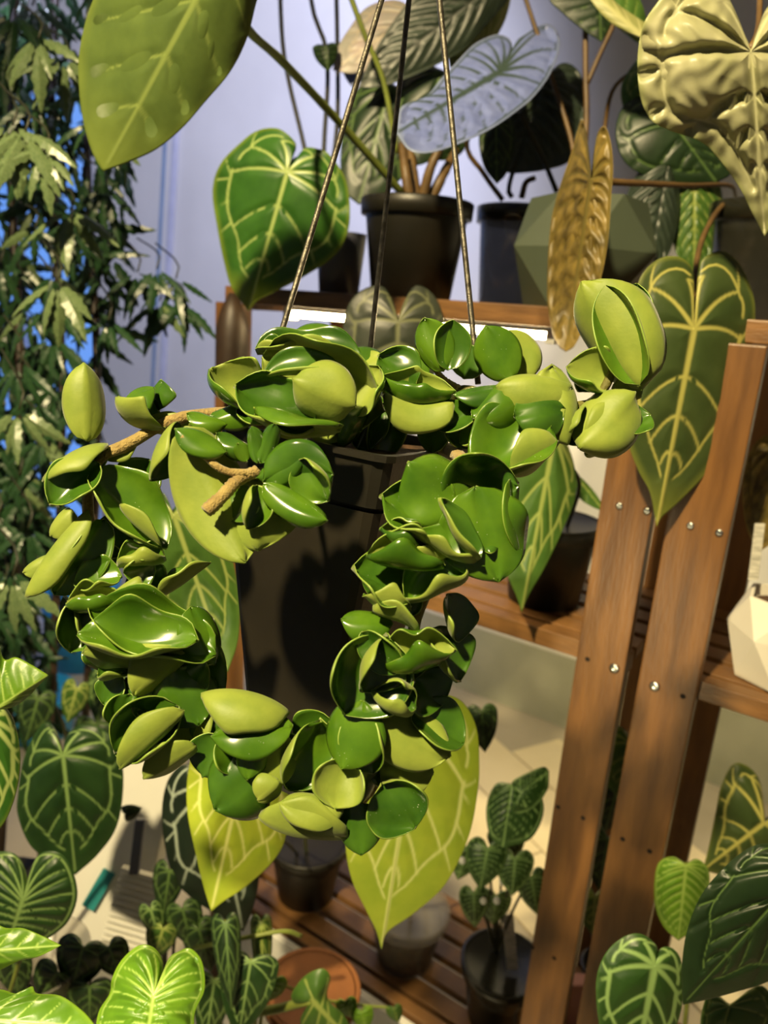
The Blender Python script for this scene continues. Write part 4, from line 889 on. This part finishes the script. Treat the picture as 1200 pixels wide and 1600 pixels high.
# ------------------------------------------------------------------ lower shelf
ZLs = ZL+.0005
def lowpot(x, y): return onz(x, y, ZLs)
b = lowpot(478, 1392); dl = (b-C)@F
p = thing('potted_anthurium', 'round black pot on lowest shelf behind a lime leaf', 'potted plant', b)
pot(p, b, .055, .072, .12, blackpot)
leaf(p, V['lime'], (392, 1150), (330, 1424), [(370, 1120), (335, 1125), (305, 1165), (293, 1215), (293, 1270), (306, 1335), (318, 1385)], [(415, 1130), (445, 1170), (455, 1240), (446, 1310), (425, 1348), (385, 1385), (350, 1408)], .72, (0, .02), .015, .002, vw=3.6, tint=.2, label='lime green leaf lit from the front')
pet(p, [(392, 1150, .725), (420, 1180, .85), (470, 1280, 1.1), (480, 1340, dl)], (5, 5), petm)
leaf(p, V['blackvein'], (332, 1225), (380, 1456), [(318, 1200), (285, 1195), (260, 1225), (253, 1285), (268, 1365), (298, 1402), (340, 1430)], [(350, 1205), (385, 1220), (405, 1290), (405, 1370), (395, 1420)], .88, (0, .02), .015, .002, vw=3.4)
pet(p, [(332, 1225, .885), (360, 1250, 1.0), (440, 1310, 1.2), (470, 1340, dl)], (4, 4), petd)
b = lowpot(632, 1492); dl = (b-C)@F
p = thing('potted_anthurium', 'clear plastic cup of soil on lowest shelf with a big lime leaf', 'potted plant', b)
pot(p, b, .050, .068, .105, clear_cup, rim=True, soil=False)
lathe('soil', b+Z*.004, [(.002, 0), (.0485, 0), (.056, .05), (.061, .08), (.002, .086)], soilm, p, 24)
leaf(p, V['lime'], (652, 1128), (596, 1484), [(640, 1105), (610, 1105), (575, 1140), (556, 1190), (544, 1250), (540, 1320), (550, 1375), (572, 1422), (588, 1455)], [(662, 1105), (690, 1086), (722, 1096), (744, 1135), (749, 1190), (746, 1240), (732, 1308), (697, 1380), (648, 1426), (606, 1456)], .70, (0, .03), .018, .0025, vw=4.6, tint=.15, label='big lime green leaf with pale veins')
pet(p, [(652, 1128, .706), (670, 1180, .85), (660, 1330, 1.1), (640, 1430, dl)], (5, 5), petm)
hleaf(p, V['night'], (752, 1110), (758, 1176), 50, 1.05, lobe=.15, dome=.01)
pet(p, [(752, 1110, 1.052), (730, 1220, 1.1), (660, 1400, dl)], (3, 3), petd)
b = lowpot(775, 1585); dl = (b-C)@F
p = thing('potted_seedling', 'smoky plastic cup with small striped leaves and a white plant tag', 'potted plant', b)
pot(p, b, .048, .064, .11, smoke_cup, soil=False)
lathe('soil', b+Z*.004, [(.002, 0), (.0465, 0), (.058, .085), (.002, .09)], soilm, p, 24)
bevel_box('plant_tag', at(797, 1472, dl-.05), R*.009, F*.0006, (U*.99-R*.08)*.045, tagm, p, .0003)
leaf(p, V['papill'], (812, 1240), (858, 1205), [(800, 1222), (830, 1205), (850, 1198)], [(800, 1270), (830, 1265), (855, 1235)], .99, (0, 0), .01, .002, style='feather')
leaf(p, V['papill'], (800, 1225), (785, 1325), [(775, 1225), (760, 1260), (765, 1305)], [(835, 1225), (850, 1265), (830, 1310)], 1.0, (0, 0), .015, .003, style='feather', label='pale green leaf with dark stripes')
for s_, t_, w_, d_ in (((762, 1325), (750, 1390), 66, 1.05), ((805, 1340), (800, 1400), 60, 1.06), ((740, 1395), (742, 1450), 46, 1.08), ((790, 1300), (800, 1350), 60, 1.1), ((730, 1330), (715, 1375), 46, 1.1), ((830, 1370), (840, 1430), 50, 1.1), ((775, 1400), (770, 1445), 50, 1.1)):
    hleaf(p, V['papill'], s_, t_, w_, d_, dome=.01, style='feather', vw=1.6)
    pet(p, [(s_[0], s_[1], d_+.003), ((s_[0]+775)/2, (s_[1]+1470)/2, d_+.05), (775, 1490, dl)], (2.2, 2.2), petd)
for q in ((722, 1345), (785, 1378), (755, 1408), (776, 1408)):
    c_ = at(q[0], q[1], 1.08); lathe('perlite', c_, [(.001, -.004), (.004, -.003), (.0055, 0), (.004, .004), (.001, .005)], whiteplas, p, 8)
# behind and between the legs
b = np.array([*SN(-.05, -.225, ZL)[:2], ZLs])
p = thing('potted_plant', 'green plant glimpsed between the two wooden legs in a dark pot', 'potted plant', b)
pot(p, b, .028, .035, .07, blackpot)
for s_, t_, w_, d_, M_ in (((985, 1160), (965, 1250), 90, 1.08, 'mid'), ((965, 1230), (945, 1300), 70, 1.12, 'night'), ((950, 1310), (935, 1390), 80, 1.14, 'night'), ((930, 1400), (925, 1460), 60, 1.14, 'mid')):
    hleaf(p, V[M_], s_, t_, w_, d_, dome=.015, vw=2)
    pet(p, [(s_[0], s_[1], d_+.003), (s_[0]-5, s_[1]+60, d_+.03), tuple([930, 1460, 1.3])], (3, 3), petd)
b = onz(894, 1592, ZLs)
bevel_box('pink_block', b+Z*.042, R*.015, norm(np.cross(Z, R))*.012, Z*.042, mat('pink_clay', S('#c08a78'), S('#b07c6a'), 10, .6), None, .003)
pb = bpy.data.objects['pink_block']; tag(pb, 'small pink block between the wooden legs near the bottom', 'block')

# ------------------------------------------------------------------ lower right plants
SPOTS = {'pale_veined_plant': (-.10, .16), 'deep_green_plant': (-.32, .14), 'striped_leaf_plant': (-.22, -.14), 'shaded_leaf_plant': (-.40, -.17), 'dusky_narrow_leaf_plant': (.24, .37),
         'bright_heart_plant': (.17, .50), 'dark_heart_plant': (.72, .44), 'striped_heart_plant': (.60, .58), 'lobed_bright_plant': (.30, .64), 'low_foliage_plant': (.68, .30), 'low_foliage_plant.001': (.37, .37), 'low_foliage_plant.002': (.49, .37), 'drooping_leaf_plant': (.66, .16)}
def floorplant(name, label, x=0, d=0, cat='plant'):
    t = thing(name, label, cat); q = SN(*SPOTS[t.name], 0.); t.location = tuple(q)
    PQ[t.name] = q+Z*.10
    return t, q
p, q = floorplant('pale_veined_plant', 'broad heart leaf with pale net veins at the bottom beside the right leg', 1000, .80)
pot(p, q, .042, .055, .12, blackpot)
leaf(p, V['papill'], (1024, 1506), (990, 1685), [(1027, 1480), (1004, 1460), (978, 1462), (951, 1483), (935, 1514), (931, 1552), (938, 1610), (955, 1650)], [(1031, 1483), (1047, 1480), (1062, 1495), (1068, 1530), (1064, 1580), (1045, 1630), (1015, 1665)], .66, (0, .01), .014, .003, style='anth', vw=5.2)
pet(p, [(1024, 1506, .664), (1030, 1560, .74), (1020, 1800, .85)], (5, 5), petm)
p, q = floorplant('deep_green_plant', 'large smooth dark green leaf at the lower right edge', 1180, .75)
pot(p, q, .042, .055, .12, blackpot)
leaf(p, V['night'], (1262, 1352), (1067, 1570), [(1240, 1325), (1200, 1318), (1172, 1324), (1135, 1352), (1096, 1398), (1073, 1456), (1065, 1515)], [(1290, 1370), (1285, 1440), (1250, 1505), (1200, 1534), (1150, 1550), (1105, 1562)], .56, (0, .01), .02, .003, vw=2.0)
pet(p, [(1262, 1352, .566), (1280, 1420, .66), (1220, 1800, .8)], (6, 6), petm)
p, q = floorplant('striped_leaf_plant', 'yellow-green heart leaf half behind the large dark leaf', 1090, .98)
pot(p, q, .042, .055, .12, blackpot)
leaf(p, V['bright'], (1072, 1350), (1060, 1470), [(1050, 1338), (1028, 1350), (1022, 1390), (1026, 1425), (1040, 1452)], [(1090, 1342), (1108, 1362), (1105, 1405), (1088, 1448)], .86, (0, .01), .015, .003, style='feather', vw=2.6)
pet(p, [(1072, 1350, .864), (1085, 1420, .9), (1100, 1760, 1.0)], (4, 4), petm)
leaf(p, V['mid'], (1140, 1570), (1110, 1680), [(1110, 1550), (1095, 1590), (1098, 1640)], [(1190, 1540), (1215, 1590), (1180, 1650)], .7, (0, 0), .015, .002)
p, q = floorplant('shaded_leaf_plant', 'large pale olive leaf in shade at the right edge below the shelf', 1190, 1.08)
pot(p, q, .042, .055, .12, blackpot)
leaf(p, V['dim'], (1196, 1284), (1098, 1360), [(1185, 1215), (1150, 1192), (1128, 1225), (1118, 1270), (1108, 1320)], [(1240, 1260), (1250, 1310), (1200, 1360), (1140, 1368)], .93, (0, .01), .02, .003, vw=3.4)
pet(p, [(1196, 1284, .935), (1210, 1350, 1.0), (1200, 1700, 1.08)], (4, 4), petd)

# ------------------------------------------------------------------ white tray and lower left
trz = ZL-.02
tray = thing('white_tray', 'long white plastic tray in front of the lowest shelf', 'tray', SN(.35, .10, 0))
sbox('tray_rim', .02, sL-.04, .004, .018, trz-.02, trz+.012, whiteplas, tray, .003)
sbox('tray_floor', .02, sL-.04, .018, .30, trz-.12, trz-.11, whiteplas, tray, .003)
sbox('tray_rim', .02, sL-.04, .290, .304, trz-.12, trz-.08, whiteplas, tray, .003)
sbox('tray_wall', .02, sL-.04, .006, .016, trz-.12, trz-.02, whiteplas, tray, .002)
for a in (.03, sL-.08): sbox('tray_leg', a, a+.02, .05, .25, 0, trz-.12, whiteplas, tray, .002)
trayz = trz-.11
b = onz(485, 1585, trayz+.001); b = at(485, 1575, 1.02); b[2] = trayz+.0005
p = thing('terracotta_pot_plant', 'orange clay pot at the bottom with a grey-green rounded leaf', 'potted plant', b)
dl = 1.02; hz = at(485, 1535, dl)[2]-b[2]
lathe('pot_riser', b, [(.002, 0), (.055, 0), (.05, hz-.1005), (.002, hz-.1005)], blackpot, p, 24)
pot(p, b+Z*(hz-.10), .045, .062, .10, terra)
leaf(p, V['mid'], (487, 1562), (560, 1640), [(465, 1570), (455, 1555), (475, 1526), (502, 1513), (516, 1526), (512, 1560), (540, 1590)], [(470, 1600), (510, 1640), (545, 1648)], .85, (0, .01), .012, .002, style='simple', vw=4)
pet(p, [(487, 1562, .854), (440, 1575, .88), (385, 1590, .9), (350, 1640, .95)], (7, 7), petm)
for s_, t_, w_, M_ in (((540, 1565), (548, 1590), 34, 'bright'), ((565, 1580), (572, 1610), 36, 'bright'), ((615, 1575), (622, 1598), 26, 'mid'), ((430, 1530), (420, 1565), 40, 'bright')):
    hleaf(p, V[M_], s_, t_, w_, .95, dome=.006, style='simple')
    pet(p, [(s_[0], s_[1], .953), ((s_[0]+485)/2, (s_[1]+1560)/2, .99), (485, 1545, dl)], (2, 2), petm)
p, q = floorplant('dusky_narrow_leaf_plant', 'narrow dark bluish green leaves at the bottom below the lime leaf', 370, .95)
pot(p, q, .042, .055, .12, blackpot)
for s_, t_, w_, d_, M_ in (((352, 1440), (362, 1580), 46, .80, 'night'), ((392, 1500), (372, 1625), 90, .82, 'crystal_dark'), ((408, 1440), (412, 1560), 34, .86, 'mid'), ((335, 1530), (320, 1640), 60, .86, 'crystal_dark')):
    hleaf(p, V[M_], s_, t_, w_, d_, lobe=.1, dome=.012, vw=2)
    pet(p, [(s_[0], s_[1], d_+.003), (s_[0]+10, s_[1]+60, d_+.04), (372, 1760, .95)], (3, 3), petm)
pet(p, [(300, 1482, .84), (360, 1470, .85), (440, 1455, .86), (470, 1462, .88)], (3.5, 3.5), petm)
p, q = floorplant('bright_heart_plant', 'bright yellow-green heart leaf with deep notch at the bottom left', 250, .72)
pot(p, q, .042, .055, .12, blackpot)
leaf(p, V['bright'], (240, 1551), (220, 1690), [(252, 1530), (255, 1504), (241, 1481), (217, 1477), (190, 1500), (175, 1529), (171, 1553), (154, 1582), (152, 1620), (180, 1665)], [(255, 1538), (262, 1500), (280, 1486), (298, 1482), (316, 1503), (320, 1545), (305, 1581), (300, 1625), (265, 1668)], .56, (0, .0), .016, .004, style='feather', vw=3.0)
pet(p, [(240, 1551, .564), (260, 1600, .62), (255, 1800, .72)], (4, 4), petm)
p, q = floorplant('dark_heart_plant', 'dark heart leaf with pale veins at left below the window', 110, 1.05)
pot(p, q, .042, .055, .12, blackpot)
leaf(p, V['crystal_dark'], (98, 1176), (118, 1367), [(94, 1155), (82, 1133), (68, 1130), (52, 1151), (36, 1190), (28, 1240), (28, 1275), (48, 1322), (86, 1350)], [(103, 1152), (116, 1138), (132, 1132), (160, 1139), (185, 1168), (193, 1222), (183, 1290), (154, 1334)], .84, (0, .01), .02, .003, vw=3.0)
pet(p, [(98, 1176, .844), (95, 1230, .9), (110, 1600, 1.05)], (4, 4), petm)
hleaf(p, V['night'], (195, 1272), (222, 1262), 26, .95, lobe=.1, dome=.005, style='simple')
p, q = floorplant('striped_heart_plant', 'dark leaf with bright parallel white stripes at the lower left edge', 40, .9)
pot(p, q, .042, .055, .12, blackpot)
leaf(p, V['crystal_dark'], (36, 1403), (8, 1490), [(42, 1370), (30, 1340), (5, 1330), (-40, 1345), (-65, 1390), (-55, 1440), (-20, 1480)], [(46, 1365), (62, 1334), (92, 1332), (112, 1356), (121, 1400), (105, 1442), (70, 1470), (35, 1490)], .74, (0, .01), .014, .004, style='feather', vw=3.2)
pet(p, [(36, 1403, .744), (45, 1450, .8), (45, 1700, .9)], (4, 4), petm)
p, q = floorplant('lobed_bright_plant', 'bright green pointed leaves reaching in from the left edge', -80, .62)
pot(p, q, .042, .055, .12, blackpot)
leaf(p, V['bright'], (-70, 1490), (96, 1477), [(-60, 1455), (-20, 1440), (10, 1450), (35, 1450), (66, 1462)], [(-60, 1530), (-10, 1520), (30, 1502), (60, 1495)], .50, (0, 0), .01, .001, style='simple', vw=3)
leaf(p, V['bright'], (-60, 1590), (152, 1605), [(-50, 1550), (0, 1546), (25, 1552), (50, 1541), (58, 1552), (95, 1556), (130, 1580)], [(-40, 1660), (30, 1660), (100, 1640)], .48, (0, 0), .012, .001, style='simple', vw=3)
leaf(p, V['bright'], (-10, 1110), (76, 1055), [(-20, 1060), (-5, 1000), (6, 1030), (25, 1027), (48, 1038)], [(20, 1105), (45, 1088), (62, 1070)], .50, (0, 0), .01, .001, style='simple', vw=3)
leaf(p, V['crystal'], (-20, 1120), (-15, 1310), [(-60, 1110), (-80, 1180), (-60, 1260)], [(0, 1103), (16, 1114), (28, 1148), (32, 1192), (25, 1240), (8, 1284)], .52, (0, 0), .012, .002, vw=6)
for s_, d_ in (((-70, 1490), .503), ((-60, 1590), .484), ((-10, 1110), .503), ((-20, 1120), .523)):
    pet(p, [(s_[0], s_[1], d_), (s_[0]-40, s_[1]+60, d_+.04), (-85, 1900, .60)], (4, 4), petm)
# pale box with teal sticker and ribbed side
p = thing('storage_box', 'pale plastic box with a teal sticker and ribbed edge at lower left', 'box', at(190, 1480, 1.2))
c0 = at(190, 1335, 1.12)
bevel_box('box_body', c0, (R*.98-U*.1)*.062, F*.03, (U*.97+R*.22)*.165, whiteplas, p, .004)
bevel_box('sticker', at(154, 1390, 1.083), (R*.85-U*.5)*.010, F*.0008, (U*.85+R*.5)*.032, teal, p, .0004)
for k in range(14):
    y = 1365+k*10; x = 222-k*1.5
    bevel_box('rib', at(x, y, 1.06), (R*.95-U*.28)*(.030+.0012*k), F*.006, U*.0026, whiteplas, p, .001)
cb = c0-(U*.97+R*.22)*.155; hb = cb[2]
bevel_box('box_foot', np.array([cb[0], cb[1], hb/2]), _R*.045, np.array([0, 1, 0])*.03, Z*hb/2, whiteplas, p, .003)
bevel_box('clip', at(215, 1322, 1.05), R*.007, F*.005, (U*.98+R*.12)*.04, bluegrey, p, .002)
b = at(60, 1570, .92)
p = thing('clear_pot', 'empty clear plastic pot standing low at the lower left', 'pot', b)
lathe('pot', b, [(.002, 0), (.048, 0), (.062, .075), (.064, .078), (.060, .078), (.046, .003), (.002, .003)], clear_cup, p, 28)
st = thing('pedestal', 'small round dark pedestal under the clear plastic pot', 'stand', (b[0], b[1], 0))
b0 = np.array([b[0], b[1], 0]); lathe('column', b0, [(.002, .001), (.045, .001), (.042, .014), (.012, .02), (.012, b[2]-.018), (.05, b[2]-.012), (.05, b[2]-.0005), (.002, b[2]-.0005)], darkwood, st, 20)
# blue tubs on the floor behind the left foliage
for (x, y), top, lab in (((60, 1140), 1075, 'bright cyan plastic tub on the floor behind the left foliage'), ((130, 1030), 905, 'taller blue plastic tub farther back by the window')):
    q = onz(x, y, 0); dq = (q-C)@F; hq = (y-top)*dq/FPX*1.05; rq = 70*dq/FPX*.8
    p = thing('plastic_tub', lab, 'tub', q, 'blue plastic tubs')
    lathe('tub', q, [(.002, 0), (rq*.9, 0), (rq, hq*.96), (rq*.96, hq*.96), (rq*.86, .006), (.002, .006)], cyan, p, 28)
    lathe('rim', q, [(rq*.99, hq*.93), (rq*1.05, hq*.94), (rq*1.05, hq), (rq*.97, hq), (rq*.96, hq*.95)], cyan, p, 28)
# dim foliage low on the left, each plant with its own leaves
for (px, dd, lab, lst) in ((150, 1.25, 'dark leafy plant low behind the pale box', [((150, 1130), (165, 1200), 70, 'night'), ((210, 1180), (235, 1250), 60, 'night'), ((60, 1090), (40, 1160), 60, 'night'), ((170, 1060), (150, 1130), 60, 'crystal_dark'), ((120, 1075), (105, 1130), 44, 'mid')]),
                           (255, 1.0, 'tangle of dark leaves between the pale box and the lime leaf', [((265, 1360), (255, 1430), 50, 'night'), ((285, 1420), (300, 1480), 60, 'night'), ((255, 1450), (240, 1500), 50, 'mid'), ((310, 1450), (330, 1520), 60, 'night'), ((235, 1420), (250, 1470), 40, 'crystal_dark')]),
                           (110, .95, 'dark low leaves in shade above the bright bottom leaf', [((130, 1480), (110, 1550), 80, 'night'), ((170, 1480), (190, 1530), 60, 'night'), ((90, 1520), (60, 1560), 70, 'night'), ((140, 1540), (140, 1600), 80, 'night'), ((20, 1500), (30, 1560), 60, 'night')])):
    p, q = floorplant('low_foliage_plant', lab, px, dd)
    pot(p, q, .042, .055, .12, blackpot)
    for s_, t_, w_, M_ in lst:
        hleaf(p, V[M_], s_, t_, w_, dd-.08, dome=.012, vw=2)
        pet(p, [(s_[0], s_[1], dd-.077), ((s_[0]+px)/2, s_[1]+80, dd-.03), (px, 1700, dd)], (2.6, 2.6), petd)

# ------------------------------------------------------------------ dark leaf between the left strand and the pot
p, q = floorplant('drooping_leaf_plant', 'long dark leaf with pale veins hanging behind the left strand')
pot(p, q, .042, .055, .12, blackpot)
leaf(p, V['mid'], (270, 800), (356, 1050), [(255, 770), (215, 760), (178, 800), (180, 860), (220, 930), (270, 980), (320, 1025)], [(290, 775), (335, 800), (362, 870), (374, 940), (372, 1000)], .66, (0, .01), .015, .0025, vw=3.6, tint=.6, label='long dark leaf with pale veins')
pet(p, [(270, 800, .668), (300, 880, .76), (320, 1050, .95), (290, 1300, 1.12), (280, 1500, 1.2)], (4, 4), petd)

# ------------------------------------------------------------------ feathery aralia at the left window
b = at(-10, 1500, 1.45); b[2] = 0
ar = thing('aralia', 'tall feathery aralia with toothed drooping leaflets against the window', 'tree', b)
pot(ar, b, .10, .13, .24, blackpot)
ara = [mat('aralia_leaf', S('#30502e'), S('#213d22'), 20, .35, trans=.2), mat('aralia_leaf_pale', S('#76885c'), S('#5c7348'), 20, .32, trans=.2)]
def leaflet_mesh(name, M, L=1., W=.26, teeth=5, sd=0):
    r_ = np.random.default_rng(sd); v = []; f = []; n = teeth*2
    for i in range(n+1):
        t = i/n; w_ = W*.5*math.sin(math.pi*min(1, t**.75*.97+.03))**.8*(1.15 if i % 2 else .82)
        if i == n: w_ = .004
        z = -.30*t*t
        v += [(-w_, t*L, z-.25*w_), (0, t*L*.97, z+.02), (w_, t*L, z-.25*w_)]
    for i in range(n): a = i*3; f += [(a, a+1, a+4, a+3), (a+1, a+2, a+5, a+4)]
    k = len(v); v += [(x, y, z-.012) for x, y, z in v]
    f += [tuple(q+k for q in q_[::-1]) for q_ in f[:]]
    for i in range(n): a = i*3; f += [(a, a+3, a+3+k, a+k), (a+2, a+2+k, a+5+k, a+5)]
    me = bpy.data.meshes.new(name); me.from_pydata(v, [], f); me.materials.append(M); me.update(); return me, v, f
LM = [leaflet_mesh('aralia_leaflet', ara[0], 1, .18, 6), leaflet_mesh('aralia_leaflet', ara[0], 1, .23, 5), leaflet_mesh('aralia_leaflet', ara[1], 1, .26, 5)]
def leaflet_mat(base, direction, facing, L):
    y = norm(direction); z = norm(facing-y*(facing@y)); x = np.cross(y, z)
    return Matrix([[x[0]*L, y[0]*L, z[0]*L, base[0]], [x[1]*L, y[1]*L, z[1]*L, base[1]], [x[2]*L, y[2]*L, z[2]*L, base[2]], [0, 0, 0, 1]])
invA = Matrix.Translation(-ar.location)
def xlim(y):
    return np.interp(y, [-60, 240, 330, 420, 520, 600, 680, 760, 900, 980, 1120, 1180], [215, 212, 208, 204, 196, 185, 150, 110, 90, 95, 105, 95])
sprays = []
for k in range(40):
    y = -30+k*26+random.uniform(-14, 14); x = random.uniform(-20, max(20, xlim(y+40)-35)); sprays.append((x, y, random.uniform(1.0, 1.35), 0))
sprays += [(40, 205, .92, 2), (70, 235, .93, 2), (20, 195, .95, 2), (215, 425, 1.25, 1), (245, 420, 1.25, 1), (275, 435, 1.25, 1), (250, 470, 1.25, 1), (285, 475, 1.25, 1), (170, 500, 1.1, 0), (60, 60, 1.0, 2), (100, 90, 1.05, 2), (110, 330, 1.05, 2), (90, 440, 1.0, 2), (30, 640, 1.0, 2), (20, 900, .9, 2)]
cnt = 0
for x, y, d, kind in sprays:
    hub = at(x, y, d)
    for j in range(5):
        if cnt >= 290: break
        ang = -90+(j-2)*27+random.uniform(-9, 9); a = math.radians(ang)
        dr = R*math.cos(a)+U*math.sin(a)-F*random.uniform(-.1, .5)
        fc = -F*.9+U*random.uniform(-.1, .8)+R*random.uniform(-.5, .5)
        L = random.uniform(48, 82)*d/FPX*(1.15 if kind == 2 else 1)
        me = LM[2][0] if kind == 2 or random.random() < .06 else LM[random.choice((0, 1))][0]
        o = bpy.data.objects.new('leaflet', me); COL.objects.link(o); o.parent = ar; o.matrix_parent_inverse = invA
        o.matrix_basis = leaflet_mat(hub+dr*.012, dr, fc, L); cnt += 1
    tube('twig', [hub+U*.10*random.uniform(.6, 1)-R*.05+F*.05, hub+U*.03+F*.01, hub], .0016, petd, ar, n=6, seg=5)
for x, d in ((20, 1.3), (85, 1.35), (140, 1.4)):
    pxtube('trunk', [(x-30, 1500, 1.45), (x, 1000, d+.05), (x+12, 600, d), (x-5, 200, d), (x+10, -150, d)], (7, 5), darkwood, ar, n=24)
V_, F_ = [], []
for k in range(900):
    y = random.uniform(-60, 1130); x = random.uniform(-60, xlim(y)-5-20*random.random()); d = random.uniform(1.25, 1.6)
    me, v, f = LM[random.choice((0, 1))]
    a = math.radians(random.gauss(-90, 38)); dr = R*math.cos(a)+U*math.sin(a)-F*random.uniform(-.3, .4)
    Mx = np.array(leaflet_mat(at(x, y, d), dr, -F+U*random.uniform(-.4, .8)+R*random.uniform(-.6, .6), random.uniform(44, 78)*d/FPX))
    P = np.array(v)@Mx[:3, :3].T+Mx[:3, 3]; o_ = len(V_); V_ += list(P); F_ += [tuple(q+o_ for q in q_) for q_ in f]
so = mk('rear_foliage', V_, F_, ara[0], ar, smooth=False); so['kind'] = 'stuff'
bpy.context.view_layer.update()
